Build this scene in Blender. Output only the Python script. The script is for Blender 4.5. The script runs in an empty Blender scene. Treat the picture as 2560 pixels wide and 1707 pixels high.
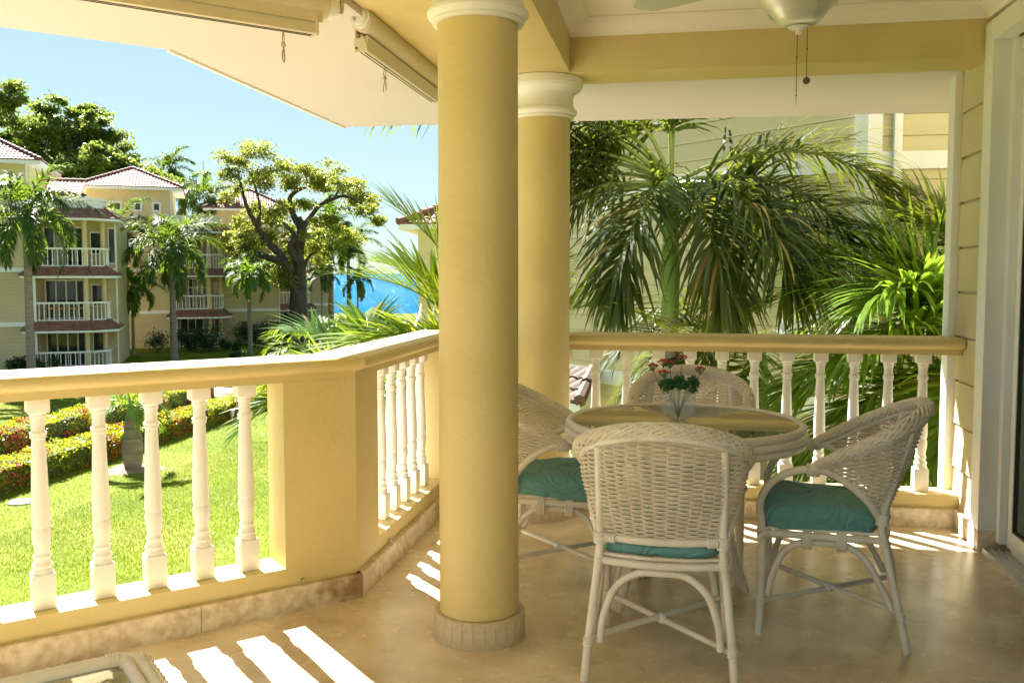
import bpy, bmesh, math, random
import numpy as np
from mathutils import Vector, Matrix
R = math.radians
random.seed(11)
rng = np.random.default_rng(11)
scene = bpy.context.scene
COL = scene.collection

# ------------------------------------------------------------------ camera, sky, sun, exposure
YAW, PITCH, CAMH = 10.2, 3.7, 1.35
cam_d = bpy.data.cameras.new('camera')
cam = bpy.data.objects.new('camera', cam_d)
COL.objects.link(cam)
cam.location = (0, 0, CAMH)
cam.rotation_euler = (R(90 - PITCH), 0, R(YAW))
cam_d.sensor_width = 36.0
cam_d.lens = 36.0 * 2280 / 2560
cam_d.shift_y = -(853.5 - 831.44) / 2560
cam_d.clip_start = 0.05
cam_d.clip_end = 60000
scene.camera = cam

SUN_EL, SUN_AZ = 42.0, -45.0          # azimuth measured clockwise from +Y
world = bpy.data.worlds.new('World')
scene.world = world
world.use_nodes = True
nt = world.node_tree
bg = nt.nodes['Background']
sky = nt.nodes.new('ShaderNodeTexSky')
sky.sky_type = 'NISHITA'
sky.sun_disc = False
sky.sun_elevation = R(SUN_EL)
sky.sun_rotation = R(SUN_AZ)
sky.air_density = 1.0
sky.dust_density = 0.0
sky.ozone_density = 1.2
gam = nt.nodes.new('ShaderNodeGamma'); gam.inputs['Gamma'].default_value = 0.4     # even, hazeless tropical sky: less contrast from zenith to horizon
tint = nt.nodes.new('ShaderNodeMix'); tint.data_type = 'RGBA'; tint.blend_type = 'MULTIPLY'
tint.inputs['Factor'].default_value = 1.0; tint.inputs['B'].default_value = (0.76, 0.94, 0.98, 1)
nt.links.new(sky.outputs['Color'], gam.inputs['Color'])
nt.links.new(gam.outputs['Color'], tint.inputs['A'])
nt.links.new(tint.outputs['Result'], bg.inputs['Color'])
bg.inputs['Strength'].default_value = 0.082

sun_d = bpy.data.lights.new('sun', 'SUN')
sun_d.energy = 5.0
sun_d.angle = R(0.5)
sun_d.color = (1.0, 0.955, 0.88)
sun = bpy.data.objects.new('sun', sun_d)
COL.objects.link(sun)
sd = Vector((math.sin(R(SUN_AZ)) * math.cos(R(SUN_EL)), math.cos(R(SUN_AZ)) * math.cos(R(SUN_EL)), math.sin(R(SUN_EL))))
sun.rotation_euler = sd.to_track_quat('Z', 'Y').to_euler()
sun.location = sd * 60

vs = scene.view_settings
vs.view_transform = 'Standard'
vs.look = 'None'
vs.exposure = 2.45
vs.gamma = 1.0
vs.use_curve_mapping = False
scene.cycles.max_bounces = 14
scene.cycles.diffuse_bounces = 8
scene.cycles.glossy_bounces = 5
scene.cycles.transmission_bounces = 10
scene.cycles.transparent_max_bounces = 16
scene.cycles.caustics_refractive = False
scene.cycles.caustics_reflective = False
scene.cycles.sample_clamp_indirect = 8
scene.cycles.use_denoising = True

# ------------------------------------------------------------------ helpers
def V(*a): return Vector(a)

class MB:
    """collects faces of one mesh"""
    def __init__(s): s.v = []; s.f = []; s.m = []; s.mi = 0
    def add(s, vs, fs):
        o = len(s.v); s.v.extend([tuple(v) for v in vs])
        s.f.extend([tuple(i + o for i in f) for f in fs]); s.m.extend([s.mi] * len(fs))
    def box(s, c, d, rot=None, bev=0.0):
        x, y, z = d[0] / 2, d[1] / 2, d[2] / 2
        if bev > 0:
            bm = bmesh.new(); bmesh.ops.create_cube(bm, size=1)
            for v in bm.verts: v.co = Vector((v.co.x * d[0], v.co.y * d[1], v.co.z * d[2]))
            bmesh.ops.bevel(bm, geom=bm.edges[:], offset=bev, segments=2, affect='EDGES', profile=0.6)
            bm.verts.index_update()
            vs = [v.co.copy() for v in bm.verts]; fs = [[v.index for v in f.verts] for f in bm.faces]; bm.free()
        else:
            vs = [Vector((i * x, j * y, k * z)) for i in (-1, 1) for j in (-1, 1) for k in (-1, 1)]
            fs = [(0, 1, 3, 2), (4, 6, 7, 5), (0, 4, 5, 1), (2, 3, 7, 6), (0, 2, 6, 4), (1, 5, 7, 3)]
        if rot is not None:
            vs = [rot @ v for v in vs]
        s.add([v + Vector(c) for v in vs], fs)
        return s
    def quad(s, a, b, c, d): s.add([a, b, c, d], [(0, 1, 2, 3)]); return s
    def prism(s, poly, z0, z1):
        n = len(poly)
        vs = [(p[0], p[1], z0) for p in poly] + [(p[0], p[1], z1) for p in poly]
        fs = [(i, (i + 1) % n, (i + 1) % n + n, i + n) for i in range(n)]
        fs += [tuple(range(n - 1, -1, -1)), tuple(range(n, 2 * n))]
        s.add(vs, fs); return s
    def extrude(s, prof, p0, p1, up=V(0, 0, 1), cut0=0.0, cut1=0.0):
        """sweep a 2-D profile (out, up) from p0 to p1; cut = mitre slope of out against length"""
        p0 = Vector(p0); p1 = Vector(p1); d = (p1 - p0).normalized(); o = d.cross(up).normalized()
        n = len(prof)
        vs = [p0 + o * a + up * b + d * (a * cut0) for a, b in prof] + [p1 + o * a + up * b + d * (a * cut1) for a, b in prof]
        fs = [(i, (i + 1) % n, (i + 1) % n + n, i + n) for i in range(n)]
        fs += [tuple(range(n - 1, -1, -1)), tuple(range(n, 2 * n))]
        s.add(vs, fs); return s
    def lathe(s, prof, seg=24, c=(0, 0, 0), squares=(), close=False):
        vs = []; fs = []
        for r, z in prof:
            for i in range(seg):
                a = 2 * math.pi * i / seg
                vs.append((c[0] + r * math.cos(a), c[1] + r * math.sin(a), c[2] + z))
        for k in range(len(prof) - 1):
            for i in range(seg):
                j = (i + 1) % seg
                fs.append((k * seg + i, k * seg + j, (k + 1) * seg + j, (k + 1) * seg + i))
        if close:
            fs.append(tuple(range(seg - 1, -1, -1)))
            fs.append(tuple((len(prof) - 1) * seg + i for i in range(seg)))
        s.add(vs, fs); return s
    def tube(s, pts, r, seg=8, closed=False, caps=True):
        pts = [Vector(p) for p in pts]; n = len(pts)
        rs = r if isinstance(r, (list, tuple)) else [r] * n
        tang = []
        for i in range(n):
            a = pts[(i - 1) % n] if (closed or i > 0) else pts[i]
            b = pts[(i + 1) % n] if (closed or i < n - 1) else pts[i]
            t = b - a
            tang.append(t.normalized() if t.length > 1e-9 else V(0, 0, 1))
        ref = V(0, 0, 1) if abs(tang[0].z) < 0.9 else V(1, 0, 0)
        nrm = tang[0].cross(ref).normalized()
        vs = []; fs = []
        for i in range(n):
            nrm = nrm - tang[i] * nrm.dot(tang[i])
            if nrm.length < 1e-6: nrm = tang[i].orthogonal()
            nrm.normalize(); bn = tang[i].cross(nrm)
            for k in range(seg):
                a = 2 * math.pi * k / seg
                vs.append(pts[i] + (nrm * math.cos(a) + bn * math.sin(a)) * rs[i])
        m = n if closed else n - 1
        for i in range(m):
            for k in range(seg):
                j = (i + 1) % n; l = (k + 1) % seg
                fs.append((i * seg + k, i * seg + l, j * seg + l, j * seg + k))
        if caps and not closed:
            fs.append(tuple(range(seg - 1, -1, -1))); fs.append(tuple((n - 1) * seg + k for k in range(seg)))
        s.add(vs, fs); return s
    def ball(s, c, r, seg=10, rings=6, sc=(1, 1, 1)):
        prof = [(max(1e-4, math.sin(math.pi * i / rings)) * r, -math.cos(math.pi * i / rings) * r) for i in range(rings + 1)]
        o = len(s.v); s.lathe(prof, seg)
        for i in range(o, len(s.v)):
            x, y, z = s.v[i]; s.v[i] = (x * sc[0] + c[0], y * sc[1] + c[1], z * sc[2] + c[2])
        return s
    def mesh(s, name, mats, smooth=35):
        me = bpy.data.meshes.new(name)
        me.from_pydata(s.v, [], s.f)
        if not isinstance(mats, (list, tuple)): mats = [mats]
        for m in mats: me.materials.append(m)
        if len(mats) > 1: me.polygons.foreach_set('material_index', s.m)
        if smooth:
            me.shade_smooth()
            me.set_sharp_from_angle(angle=R(smooth))
        me.update()
        return me

def place(name, me, parent=None, loc=None, rotz=None):
    o = bpy.data.objects.new(name, me); COL.objects.link(o)
    if parent is not None: o.parent = parent
    if name in ('ridge_tiles', 'stems', 'spokes', 'foliage', 'flowers', 'fruit_stalk'): o['kind'] = 'stuff'      # too small to pick apart singly
    if loc is not None: o.location = loc
    if rotz is not None: o.rotation_euler = (0, 0, rotz)
    return o

def build(mb, name, mats, parent=None, smooth=35, loc=None, rotz=None):
    return place(name, mb.mesh(name, mats, smooth), parent, loc, rotz)

def tag(o, label, cat, group=None):
    o['label'] = label; o['category'] = cat
    if group: o['group'] = group
    return o

def thing(name, label, cat, loc=(0, 0, 0), rotz=0.0, group=None):
    o = bpy.data.objects.new(name, None); COL.objects.link(o)
    o.empty_display_size = 0.2
    o.location = loc; o.rotation_euler = (0, 0, rotz)
    return tag(o, label, cat, group)

def structure(o): o['kind'] = 'structure'; return o
def stuff(o): o['kind'] = 'stuff'; return o

def dup(root, loc, rotz, label, group=None, skip=()):
    r = root.copy(); COL.objects.link(r); r.location = loc; r.rotation_euler = (0, 0, rotz); r['label'] = label
    if group: r['group'] = group
    for ch in list(root.children):
        if ch.name.split('.')[0] in skip: continue
        c = ch.copy(); COL.objects.link(c); c.parent = r
        for g in list(ch.children):
            d = g.copy(); COL.objects.link(d); d.parent = c
    return r

def fast_mesh(name, verts, quads, mats, smooth=False, midx=None):
    me = bpy.data.meshes.new(name)
    nv, nf, k = len(verts), len(quads), quads.shape[1]
    me.vertices.add(nv); me.vertices.foreach_set('co', np.ascontiguousarray(verts, dtype=np.float32).ravel())
    me.loops.add(nf * k); me.loops.foreach_set('vertex_index', np.ascontiguousarray(quads, dtype=np.int32).ravel())
    me.polygons.add(nf); me.polygons.foreach_set('loop_start', np.arange(nf, dtype=np.int32) * k)
    if not isinstance(mats, (list, tuple)): mats = [mats]
    for m in mats: me.materials.append(m)
    if midx is not None: me.polygons.foreach_set('material_index', midx.astype(np.int32))
    me.update(calc_edges=True)
    if smooth: me.shade_smooth()
    return me

def crom(pts, n=8, closed=False):
    """Catmull-Rom through pts"""
    P = [Vector(p) for p in pts]; m = len(P); out = []
    rngk = range(m if closed else m - 1)
    for i in rngk:
        p0 = P[(i - 1) % m] if (closed or i > 0) else P[0] * 2 - P[1]
        p1 = P[i]; p2 = P[(i + 1) % m]
        p3 = P[(i + 2) % m] if (closed or i < m - 2) else P[-1] * 2 - P[-2]
        for k in range(n):
            t = k / n
            out.append(0.5 * ((2 * p1) + (p2 - p0) * t + (2 * p0 - 5 * p1 + 4 * p2 - p3) * t * t + (3 * p1 - p0 - 3 * p2 + p3) * t ** 3))
    if not closed: out.append(P[-1])
    return out

# view-aligned ground frame (metres right of / ahead of the viewpoint), used to set out the garden
FR = (math.cos(R(YAW)), math.sin(R(YAW))); FF = (-math.sin(R(YAW)), math.cos(R(YAW)))
def G(u, w, z=0.0): return Vector((u * FR[0] + w * FF[0], u * FR[1] + w * FF[1], z))

# ------------------------------------------------------------------ materials
def mat(name, c1, c2=None, rough=0.6, scale=3.0, detail=4.0, bump=0.0, bscale=40.0, spec=0.5, coords='Object',
        metal=0.0, stretch=(1, 1, 1), island=0.0, c3=None, scale3=0.7, amt3=0.5):
    m = bpy.data.materials.new(name); m.use_nodes = True
    n = m.node_tree.nodes; l = m.node_tree.links
    p = n['Principled BSDF']
    p.inputs['Roughness'].default_value = rough
    p.inputs['Specular IOR Level'].default_value = spec
    p.inputs['Metallic'].default_value = metal
    tc = n.new('ShaderNodeTexCoord'); mp = n.new('ShaderNodeMapping'); mp.inputs['Scale'].default_value = stretch
    l.new(tc.outputs[coords], mp.inputs['Vector'])
    m['mp'] = mp.name
    out = None
    if c2 is None:
        p.inputs['Base Color'].default_value = (*c1, 1)
    else:
        nz = n.new('ShaderNodeTexNoise'); nz.inputs['Scale'].default_value = scale; nz.inputs['Detail'].default_value = detail
        l.new(mp.outputs[0], nz.inputs['Vector'])
        cr = n.new('ShaderNodeValToRGB'); cr.color_ramp.elements[0].position = 0.32; cr.color_ramp.elements[1].position = 0.68
        cr.color_ramp.elements[0].color = (*c1, 1); cr.color_ramp.elements[1].color = (*c2, 1)
        l.new(nz.outputs['Fac'], cr.inputs['Fac']); out = cr.outputs['Color']
        if c3 is not None:
            nz3 = n.new('ShaderNodeTexNoise'); nz3.inputs['Scale'].default_value = scale3; nz3.inputs['Detail'].default_value = 3
            l.new(mp.outputs[0], nz3.inputs['Vector'])
            cr3 = n.new('ShaderNodeValToRGB'); cr3.color_ramp.elements[0].position = 0.48; cr3.color_ramp.elements[1].position = 0.66
            cr3.color_ramp.elements[0].color = (0, 0, 0, 1); cr3.color_ramp.elements[1].color = (amt3, amt3, amt3, 1)
            l.new(nz3.outputs['Fac'], cr3.inputs['Fac'])
            mx = n.new('ShaderNodeMix'); mx.data_type = 'RGBA'
            l.new(cr3.outputs['Color'], mx.inputs['Factor']); l.new(out, mx.inputs['A']); mx.inputs['B'].default_value = (*c3, 1)
            out = mx.outputs['Result']
        if island > 0:
            ge = n.new('ShaderNodeNewGeometry'); hs = n.new('ShaderNodeHueSaturation')
            mr = n.new('ShaderNodeMapRange'); mr.inputs['To Min'].default_value = 1 - island; mr.inputs['To Max'].default_value = 1 + island
            l.new(ge.outputs['Random Per Island'], mr.inputs['Value']); l.new(mr.outputs[0], hs.inputs['Value'])
            l.new(out, hs.inputs['Color']); out = hs.outputs['Color']
        l.new(out, p.inputs['Base Color'])
    if bump > 0:
        nb = n.new('ShaderNodeTexNoise'); nb.inputs['Scale'].default_value = bscale; nb.inputs['Detail'].default_value = 5
        l.new(mp.outputs[0], nb.inputs['Vector'])
        bp = n.new('ShaderNodeBump'); bp.inputs['Strength'].default_value = bump; bp.inputs['Distance'].default_value = 0.01
        l.new(nb.outputs['Fac'], bp.inputs['Height']); l.new(bp.outputs['Normal'], p.inputs['Normal'])
    return m

def leaf_mat(name, c1, c2, trans, rough=0.35, tmix=0.35, scale=1.5, island=0.35, dry=0.0):
    m = mat(name, c1, c2, rough=rough, scale=scale, island=island, spec=0.4)
    n = m.node_tree.nodes; l = m.node_tree.links
    p = n['Principled BSDF']; o = n['Material Output']
    if dry:
        ge = n.new('ShaderNodeNewGeometry'); gt = n.new('ShaderNodeMath'); gt.operation = 'FRACT'; ml = n.new('ShaderNodeMath'); ml.operation = 'MULTIPLY'; ml.inputs[1].default_value = 7.31
        l.new(ge.outputs['Random Per Island'], ml.inputs[0]); l.new(ml.outputs[0], gt.inputs[0])
        g2 = n.new('ShaderNodeMath'); g2.operation = 'GREATER_THAN'; g2.inputs[1].default_value = 1 - dry; l.new(gt.outputs[0], g2.inputs[0])
        mxd = n.new('ShaderNodeMix'); mxd.data_type = 'RGBA'; mxd.inputs['B'].default_value = (0.30, 0.21, 0.06, 1)
        src = p.inputs['Base Color'].links[0].from_socket
        l.new(g2.outputs[0], mxd.inputs['Factor']); l.new(src, mxd.inputs['A']); l.new(mxd.outputs['Result'], p.inputs['Base Color'])
    tr = n.new('ShaderNodeBsdfTranslucent'); tr.inputs['Color'].default_value = (*trans, 1)
    mx = n.new('ShaderNodeMixShader'); mx.inputs['Fac'].default_value = tmix
    l.new(p.outputs[0], mx.inputs[1]); l.new(tr.outputs[0], mx.inputs[2]); l.new(mx.outputs[0], o.inputs['Surface'])
    return m

M = {}
M['yellow'] = mat('yellow_plaster', (0.61, 0.49, 0.215), (0.66, 0.535, 0.245), rough=0.55, scale=1.4, detail=8, bump=0.28, bscale=32, c3=(0.545, 0.44, 0.165), scale3=2.4, amt3=0.4)
M['cream'] = mat('cream_soffit', (0.60, 0.53, 0.49), (0.625, 0.555, 0.515), rough=0.8, scale=0.8, bump=0.05, bscale=60)
M['white'] = mat('white_paint', (0.79, 0.775, 0.735), (0.84, 0.825, 0.785), rough=0.45, scale=5, bump=0.10, bscale=45)
M['ceiling'] = mat('ceiling_white', (0.80, 0.75, 0.67), (0.83, 0.78, 0.70), rough=0.8, scale=1.2, bump=0.04, bscale=80)
M['siding'] = mat('siding_yellow', (0.55, 0.48, 0.28), (0.60, 0.525, 0.315), rough=0.6, scale=1.3, bump=0.15, bscale=30, stretch=(0.4, 0.4, 3))
M['siding_green'] = mat('siding_pale_green', (0.60, 0.555, 0.34), (0.655, 0.61, 0.385), rough=0.6, scale=1.3, bump=0.15, bscale=30, stretch=(0.4, 0.4, 3))
M['trim'] = mat('trim_white', (0.76, 0.76, 0.745), (0.81, 0.81, 0.79), rough=0.5, scale=2.5, bump=0.06, bscale=50)
M['alu'] = mat('aluminium', (0.62, 0.63, 0.63), (0.7, 0.7, 0.7), rough=0.35, scale=8, metal=0.6)
M['steel'] = mat('steel', (0.45, 0.42, 0.36), (0.55, 0.52, 0.46), rough=0.3, scale=20, metal=0.9)
M['dark'] = mat('dark_gap', (0.03, 0.028, 0.022), rough=0.6)
M['brass'] = mat('dark_brass', (0.10, 0.075, 0.04), (0.14, 0.10, 0.055), rough=0.4, scale=30, metal=0.7)
M['blind'] = mat('blind_fabric', (0.60, 0.53, 0.37), (0.64, 0.565, 0.40), rough=0.7, scale=30, bump=0.12, bscale=300, stretch=(1, 1, 1))
M['hem'] = mat('blind_bar', (0.62, 0.57, 0.44), (0.65, 0.60, 0.47), rough=0.45, scale=3)
M['rattan'] = mat('rattan_pole', (0.74, 0.69, 0.605), (0.80, 0.755, 0.675), rough=0.42, scale=7, bump=0.18, bscale=22, c3=(0.52, 0.43, 0.31), scale3=9, amt3=0.35)
M['wicker'] = mat('wicker_strand', (0.66, 0.585, 0.475), (0.78, 0.705, 0.59), rough=0.6, scale=14, bump=0.2, bscale=90)
M['table_rattan'] = mat('table_rattan', (0.68, 0.63, 0.55), (0.75, 0.70, 0.62), rough=0.35, scale=5, bump=0.12, bscale=25)
M['stone'] = mat('coral_stone', (0.46, 0.35, 0.22), (0.74, 0.63, 0.46), rough=0.5, scale=30, detail=10, bump=0.6, bscale=60, c3=(0.78, 0.70, 0.55), scale3=9, amt3=0.6)
M['stone_stain'] = mat('coral_stone_stained', (0.36, 0.22, 0.10), (0.58, 0.45, 0.29), rough=0.55, scale=16, detail=8, bump=0.35, bscale=70)
M['base_stone'] = mat('base_stone', (0.42, 0.33, 0.215), (0.60, 0.50, 0.355), rough=0.6, scale=26, detail=8, bump=0.5, bscale=80, c3=(0.62, 0.53, 0.40), scale3=11, amt3=0.8)
M['rooftile'] = mat('clay_tile', (0.165, 0.055, 0.042), (0.25, 0.095, 0.072), rough=0.7, scale=3.5, bump=0.2, bscale=20, c3=(0.23, 0.125, 0.10), scale3=1.3, amt3=0.6)
M['rooftile_dark'] = mat('clay_tile_dark', (0.17, 0.075, 0.055), (0.26, 0.12, 0.085), rough=0.75, scale=3.5, bump=0.2, bscale=20)
M['bark'] = mat('bark', (0.035, 0.027, 0.022), (0.095, 0.075, 0.062), rough=0.9, scale=5, bump=0.8, bscale=10, stretch=(1, 1, 0.35))
M['palm_trunk'] = mat('palm_trunk', (0.155, 0.125, 0.10), (0.27, 0.235, 0.195), rough=0.85, scale=3.0, bump=0.6, bscale=12, stretch=(0.6, 0.6, 5))
M['crownshaft'] = mat('crownshaft_green', (0.09, 0.20, 0.03), (0.15, 0.27, 0.05), rough=0.4, scale=2.5, stretch=(1, 1, 0.4))
M['rachis'] = mat('frond_stalk', (0.17, 0.24, 0.045), (0.26, 0.32, 0.07), rough=0.4, scale=2)
M['soil'] = mat('mulch', (0.16, 0.10, 0.06), (0.30, 0.21, 0.13), rough=0.95, scale=12, bump=0.6, bscale=40)
M['path'] = mat('path_concrete', (0.48, 0.46, 0.43), (0.58, 0.56, 0.53), rough=0.85, scale=1.5, bump=0.2, bscale=30)
M['bounce_paving'] = mat('unseen_bounce_paving', (0.40, 0.36, 0.32), (0.46, 0.42, 0.37), rough=0.85, scale=1.5, bump=0.2, bscale=30)  # even tone for the unseen ground added for its bounce light
M['petal'] = mat('red_petal', (0.58, 0.02, 0.012), (0.70, 0.06, 0.02), rough=0.5, scale=3, island=0.3)
M['blossom'] = mat('small_red_blossom', (0.42, 0.035, 0.04), (0.60, 0.09, 0.09), rough=0.5, scale=60, island=0.3)
M['stem'] = mat('green_stem', (0.06, 0.14, 0.05), (0.13, 0.21, 0.07), rough=0.5, scale=20)
M['sprig'] = leaf_mat('sprig_green', (0.035, 0.16, 0.05), (0.08, 0.25, 0.09), (0.10, 0.32, 0.08), tmix=0.25, scale=20)
M['bloom_stalk'] = mat('palm_fruit_stalk', (0.36, 0.33, 0.16), (0.46, 0.42, 0.23), rough=0.7, scale=5)
M['lf_tree'] = leaf_mat('tree_leaf', (0.06, 0.105, 0.022), (0.13, 0.18, 0.038), (0.30, 0.38, 0.06), tmix=0.45, scale=0.35)
M['lf_almond'] = leaf_mat('almond_leaf', (0.09, 0.135, 0.02), (0.20, 0.215, 0.035), (0.42, 0.46, 0.06), tmix=0.42, scale=0.5)
M['lf_palm'] = leaf_mat('palm_leaflet', (0.028, 0.05, 0.008), (0.065, 0.095, 0.016), (0.26, 0.32, 0.02), rough=0.42, tmix=0.34, scale=1.2, dry=0.05)
M['lf_areca'] = leaf_mat('areca_leaflet', (0.06, 0.14, 0.014), (0.14, 0.24, 0.02), (0.32, 0.48, 0.03), rough=0.34, tmix=0.42, scale=1.2, dry=0.04)
M['lf_gold'] = leaf_mat('golden_leaflet', (0.10, 0.175, 0.014), (0.20, 0.27, 0.018), (0.48, 0.58, 0.03), rough=0.35, tmix=0.45, scale=1.2)
M['lf_far'] = leaf_mat('garden_palm_leaflet', (0.022, 0.055, 0.010), (0.06, 0.11, 0.018), (0.22, 0.34, 0.025), rough=0.6, tmix=0.34, scale=0.8)
M['lf_far2'] = leaf_mat('young_palm_leaflet', (0.04, 0.10, 0.014), (0.09, 0.17, 0.022), (0.30, 0.46, 0.03), rough=0.55, tmix=0.38, scale=0.8)
M['lf_dark'] = leaf_mat('shrub_leaf', (0.018, 0.05, 0.012), (0.045, 0.09, 0.022), (0.06, 0.13, 0.02), tmix=0.2, scale=1.5)
M['lf_hedge'] = leaf_mat('hedge_leaf', (0.12, 0.17, 0.012), (0.30, 0.33, 0.018), (0.5, 0.52, 0.02), tmix=0.4, scale=2.5)
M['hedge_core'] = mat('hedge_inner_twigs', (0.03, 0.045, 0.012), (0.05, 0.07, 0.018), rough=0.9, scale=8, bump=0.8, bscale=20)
M['grass_blade'] = leaf_mat('grass_blade', (0.085, 0.135, 0.004), (0.145, 0.19, 0.005), (0.23, 0.29, 0.006), tmix=0.3, scale=0.4, island=0.18)
M['lamp_white'] = mat('lamp_white', (0.75, 0.75, 0.72), rough=0.4)
M['fan_white'] = mat('fan_white', (0.70, 0.69, 0.64), (0.74, 0.73, 0.68), rough=0.4, scale=4)
M['fan_blade'] = mat('fan_blade', (0.46, 0.48, 0.40), (0.50, 0.52, 0.44), rough=0.45, scale=4)  # fan white lowered: the shade on the blades is put into the colour
M['win_dark'] = mat('dark_window', (0.018, 0.022, 0.022), (0.05, 0.055, 0.05), rough=0.08, scale=0.8)
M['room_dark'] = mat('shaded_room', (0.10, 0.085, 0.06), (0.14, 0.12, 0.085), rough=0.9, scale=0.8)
M['curtain'] = mat('curtain_cloth', (0.34, 0.32, 0.27), (0.42, 0.40, 0.34), rough=0.9, scale=6, stretch=(6, 6, 0.3))
M['terracotta'] = mat('orange_furniture', (0.50, 0.22, 0.06), rough=0.6)

def frosted(name):
    m = mat(name, (0.66, 0.66, 0.56), (0.72, 0.71, 0.60), rough=0.35, scale=6, detail=3)
    p = m.node_tree.nodes['Principled BSDF']
    p.inputs['Transmission Weight'].default_value = 0.35
    p.inputs['Subsurface Weight'].default_value = 0.0
    return m
M['frosted'] = frosted('frosted_glass')

def glass(name, col, rough=0.0, ior=1.45, trans=1.0, coat=0.0):
    m = bpy.data.materials.new(name); m.use_nodes = True
    p = m.node_tree.nodes['Principled BSDF']
    p.inputs['Base Color'].default_value = (*col, 1); p.inputs['Roughness'].default_value = rough
    p.inputs['IOR'].default_value = ior; p.inputs['Transmission Weight'].default_value = trans
    p.inputs['Coat Weight'].default_value = coat
    return m
def thin_glass(name, ior=1.5, haze=0.24):
    m = bpy.data.materials.new(name); m.use_nodes = True; n = m.node_tree.nodes; l = m.node_tree.links; o = n['Material Output']; n.remove(n['Principled BSDF'])
    t = n.new('ShaderNodeBsdfTransparent'); t.inputs['Color'].default_value = (0.96, 0.975, 0.98, 1)
    d = n.new('ShaderNodeBsdfDiffuse'); d.inputs['Color'].default_value = (0.85, 0.88, 0.88, 1)
    g = n.new('ShaderNodeBsdfGlossy'); g.inputs['Roughness'].default_value = 0.02
    m1 = n.new('ShaderNodeMixShader'); m1.inputs['Fac'].default_value = haze; l.new(t.outputs[0], m1.inputs[1]); l.new(d.outputs[0], m1.inputs[2])
    lw = n.new('ShaderNodeLayerWeight'); lw.inputs['Blend'].default_value = 0.5; pw = n.new('ShaderNodeMath'); pw.operation = 'POWER'; pw.inputs[1].default_value = 4.0
    f = n.new('ShaderNodeMapRange'); f.inputs['To Min'].default_value = 0.05; f.inputs['To Max'].default_value = 0.6
    l.new(lw.outputs['Facing'], pw.inputs[0]); l.new(pw.outputs[0], f.inputs['Value'])
    m2 = n.new('ShaderNodeMixShader'); l.new(f.outputs[0], m2.inputs['Fac']); l.new(m1.outputs[0], m2.inputs[1]); l.new(g.outputs[0], m2.inputs[2]); l.new(m2.outputs[0], o.inputs['Surface'])
    return m
M['glass'] = thin_glass('vase_glass')
M['rooftile_shade'] = mat('clay_tile_shade_brown', (0.085, 0.05, 0.036), (0.14, 0.085, 0.06), rough=0.8, scale=3.5, bump=0.2, bscale=20)  # shade on the neighbour's skirt roof, put into a darker tile colour
M['table_glass'] = glass('table_glass', (0.46, 0.50, 0.41), 0.015, 1.5, trans=0.7)
M['door_glass'] = glass('door_glass', (0.03, 0.045, 0.035), 0.01, 1.7, trans=0.0)
M['lantern_glass'] = glass('lantern_glass', (0.75, 0.8, 0.85), 0.1, 1.3, trans=0.5)

def cushion_mat():
    m = mat('teal_fabric', (0.12, 0.325, 0.325), (0.15, 0.375, 0.37), rough=0.85, scale=6)
    n = m.node_tree.nodes; l = m.node_tree.links; p = n['Principled BSDF']
    tc = n['Texture Coordinate']
    nz = n.new('ShaderNodeTexNoise'); nz.inputs['Scale'].default_value = 5.0; nz.inputs['Detail'].default_value = 1.0
    l.new(tc.outputs['Object'], nz.inputs['Vector'])
    ml = n.new('ShaderNodeMath'); ml.operation = 'MULTIPLY'; ml.inputs[1].default_value = 95.0
    sn = n.new('ShaderNodeMath'); sn.operation = 'SINE'
    l.new(nz.outputs['Fac'], ml.inputs[0]); l.new(ml.outputs[0], sn.inputs[0])
    bp = n.new('ShaderNodeBump'); bp.inputs['Strength'].default_value = 0.55; bp.inputs['Distance'].default_value = 0.004
    l.new(sn.outputs[0], bp.inputs['Height']); l.new(bp.outputs['Normal'], p.inputs['Normal'])
    p.inputs['Sheen Weight'].default_value = 0.25
    return m
M['cushion'] = cushion_mat()

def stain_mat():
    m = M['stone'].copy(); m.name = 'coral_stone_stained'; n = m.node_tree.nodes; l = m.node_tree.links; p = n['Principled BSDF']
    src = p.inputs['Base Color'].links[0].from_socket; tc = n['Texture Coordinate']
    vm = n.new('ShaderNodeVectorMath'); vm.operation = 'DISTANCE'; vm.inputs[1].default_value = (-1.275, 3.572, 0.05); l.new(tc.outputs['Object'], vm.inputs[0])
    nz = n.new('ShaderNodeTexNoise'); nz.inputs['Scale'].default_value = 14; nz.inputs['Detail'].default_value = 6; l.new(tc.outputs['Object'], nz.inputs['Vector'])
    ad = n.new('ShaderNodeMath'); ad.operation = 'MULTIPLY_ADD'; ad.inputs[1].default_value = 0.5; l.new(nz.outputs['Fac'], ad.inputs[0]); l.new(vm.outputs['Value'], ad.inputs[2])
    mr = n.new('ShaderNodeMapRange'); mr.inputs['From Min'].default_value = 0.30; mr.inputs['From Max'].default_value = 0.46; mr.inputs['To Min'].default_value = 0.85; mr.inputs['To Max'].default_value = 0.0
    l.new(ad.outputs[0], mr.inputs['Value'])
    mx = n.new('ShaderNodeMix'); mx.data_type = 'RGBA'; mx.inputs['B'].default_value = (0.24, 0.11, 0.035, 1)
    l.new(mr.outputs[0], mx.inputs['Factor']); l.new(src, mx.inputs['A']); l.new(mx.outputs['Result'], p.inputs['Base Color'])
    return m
M['stone_stain'] = stain_mat()

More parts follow.
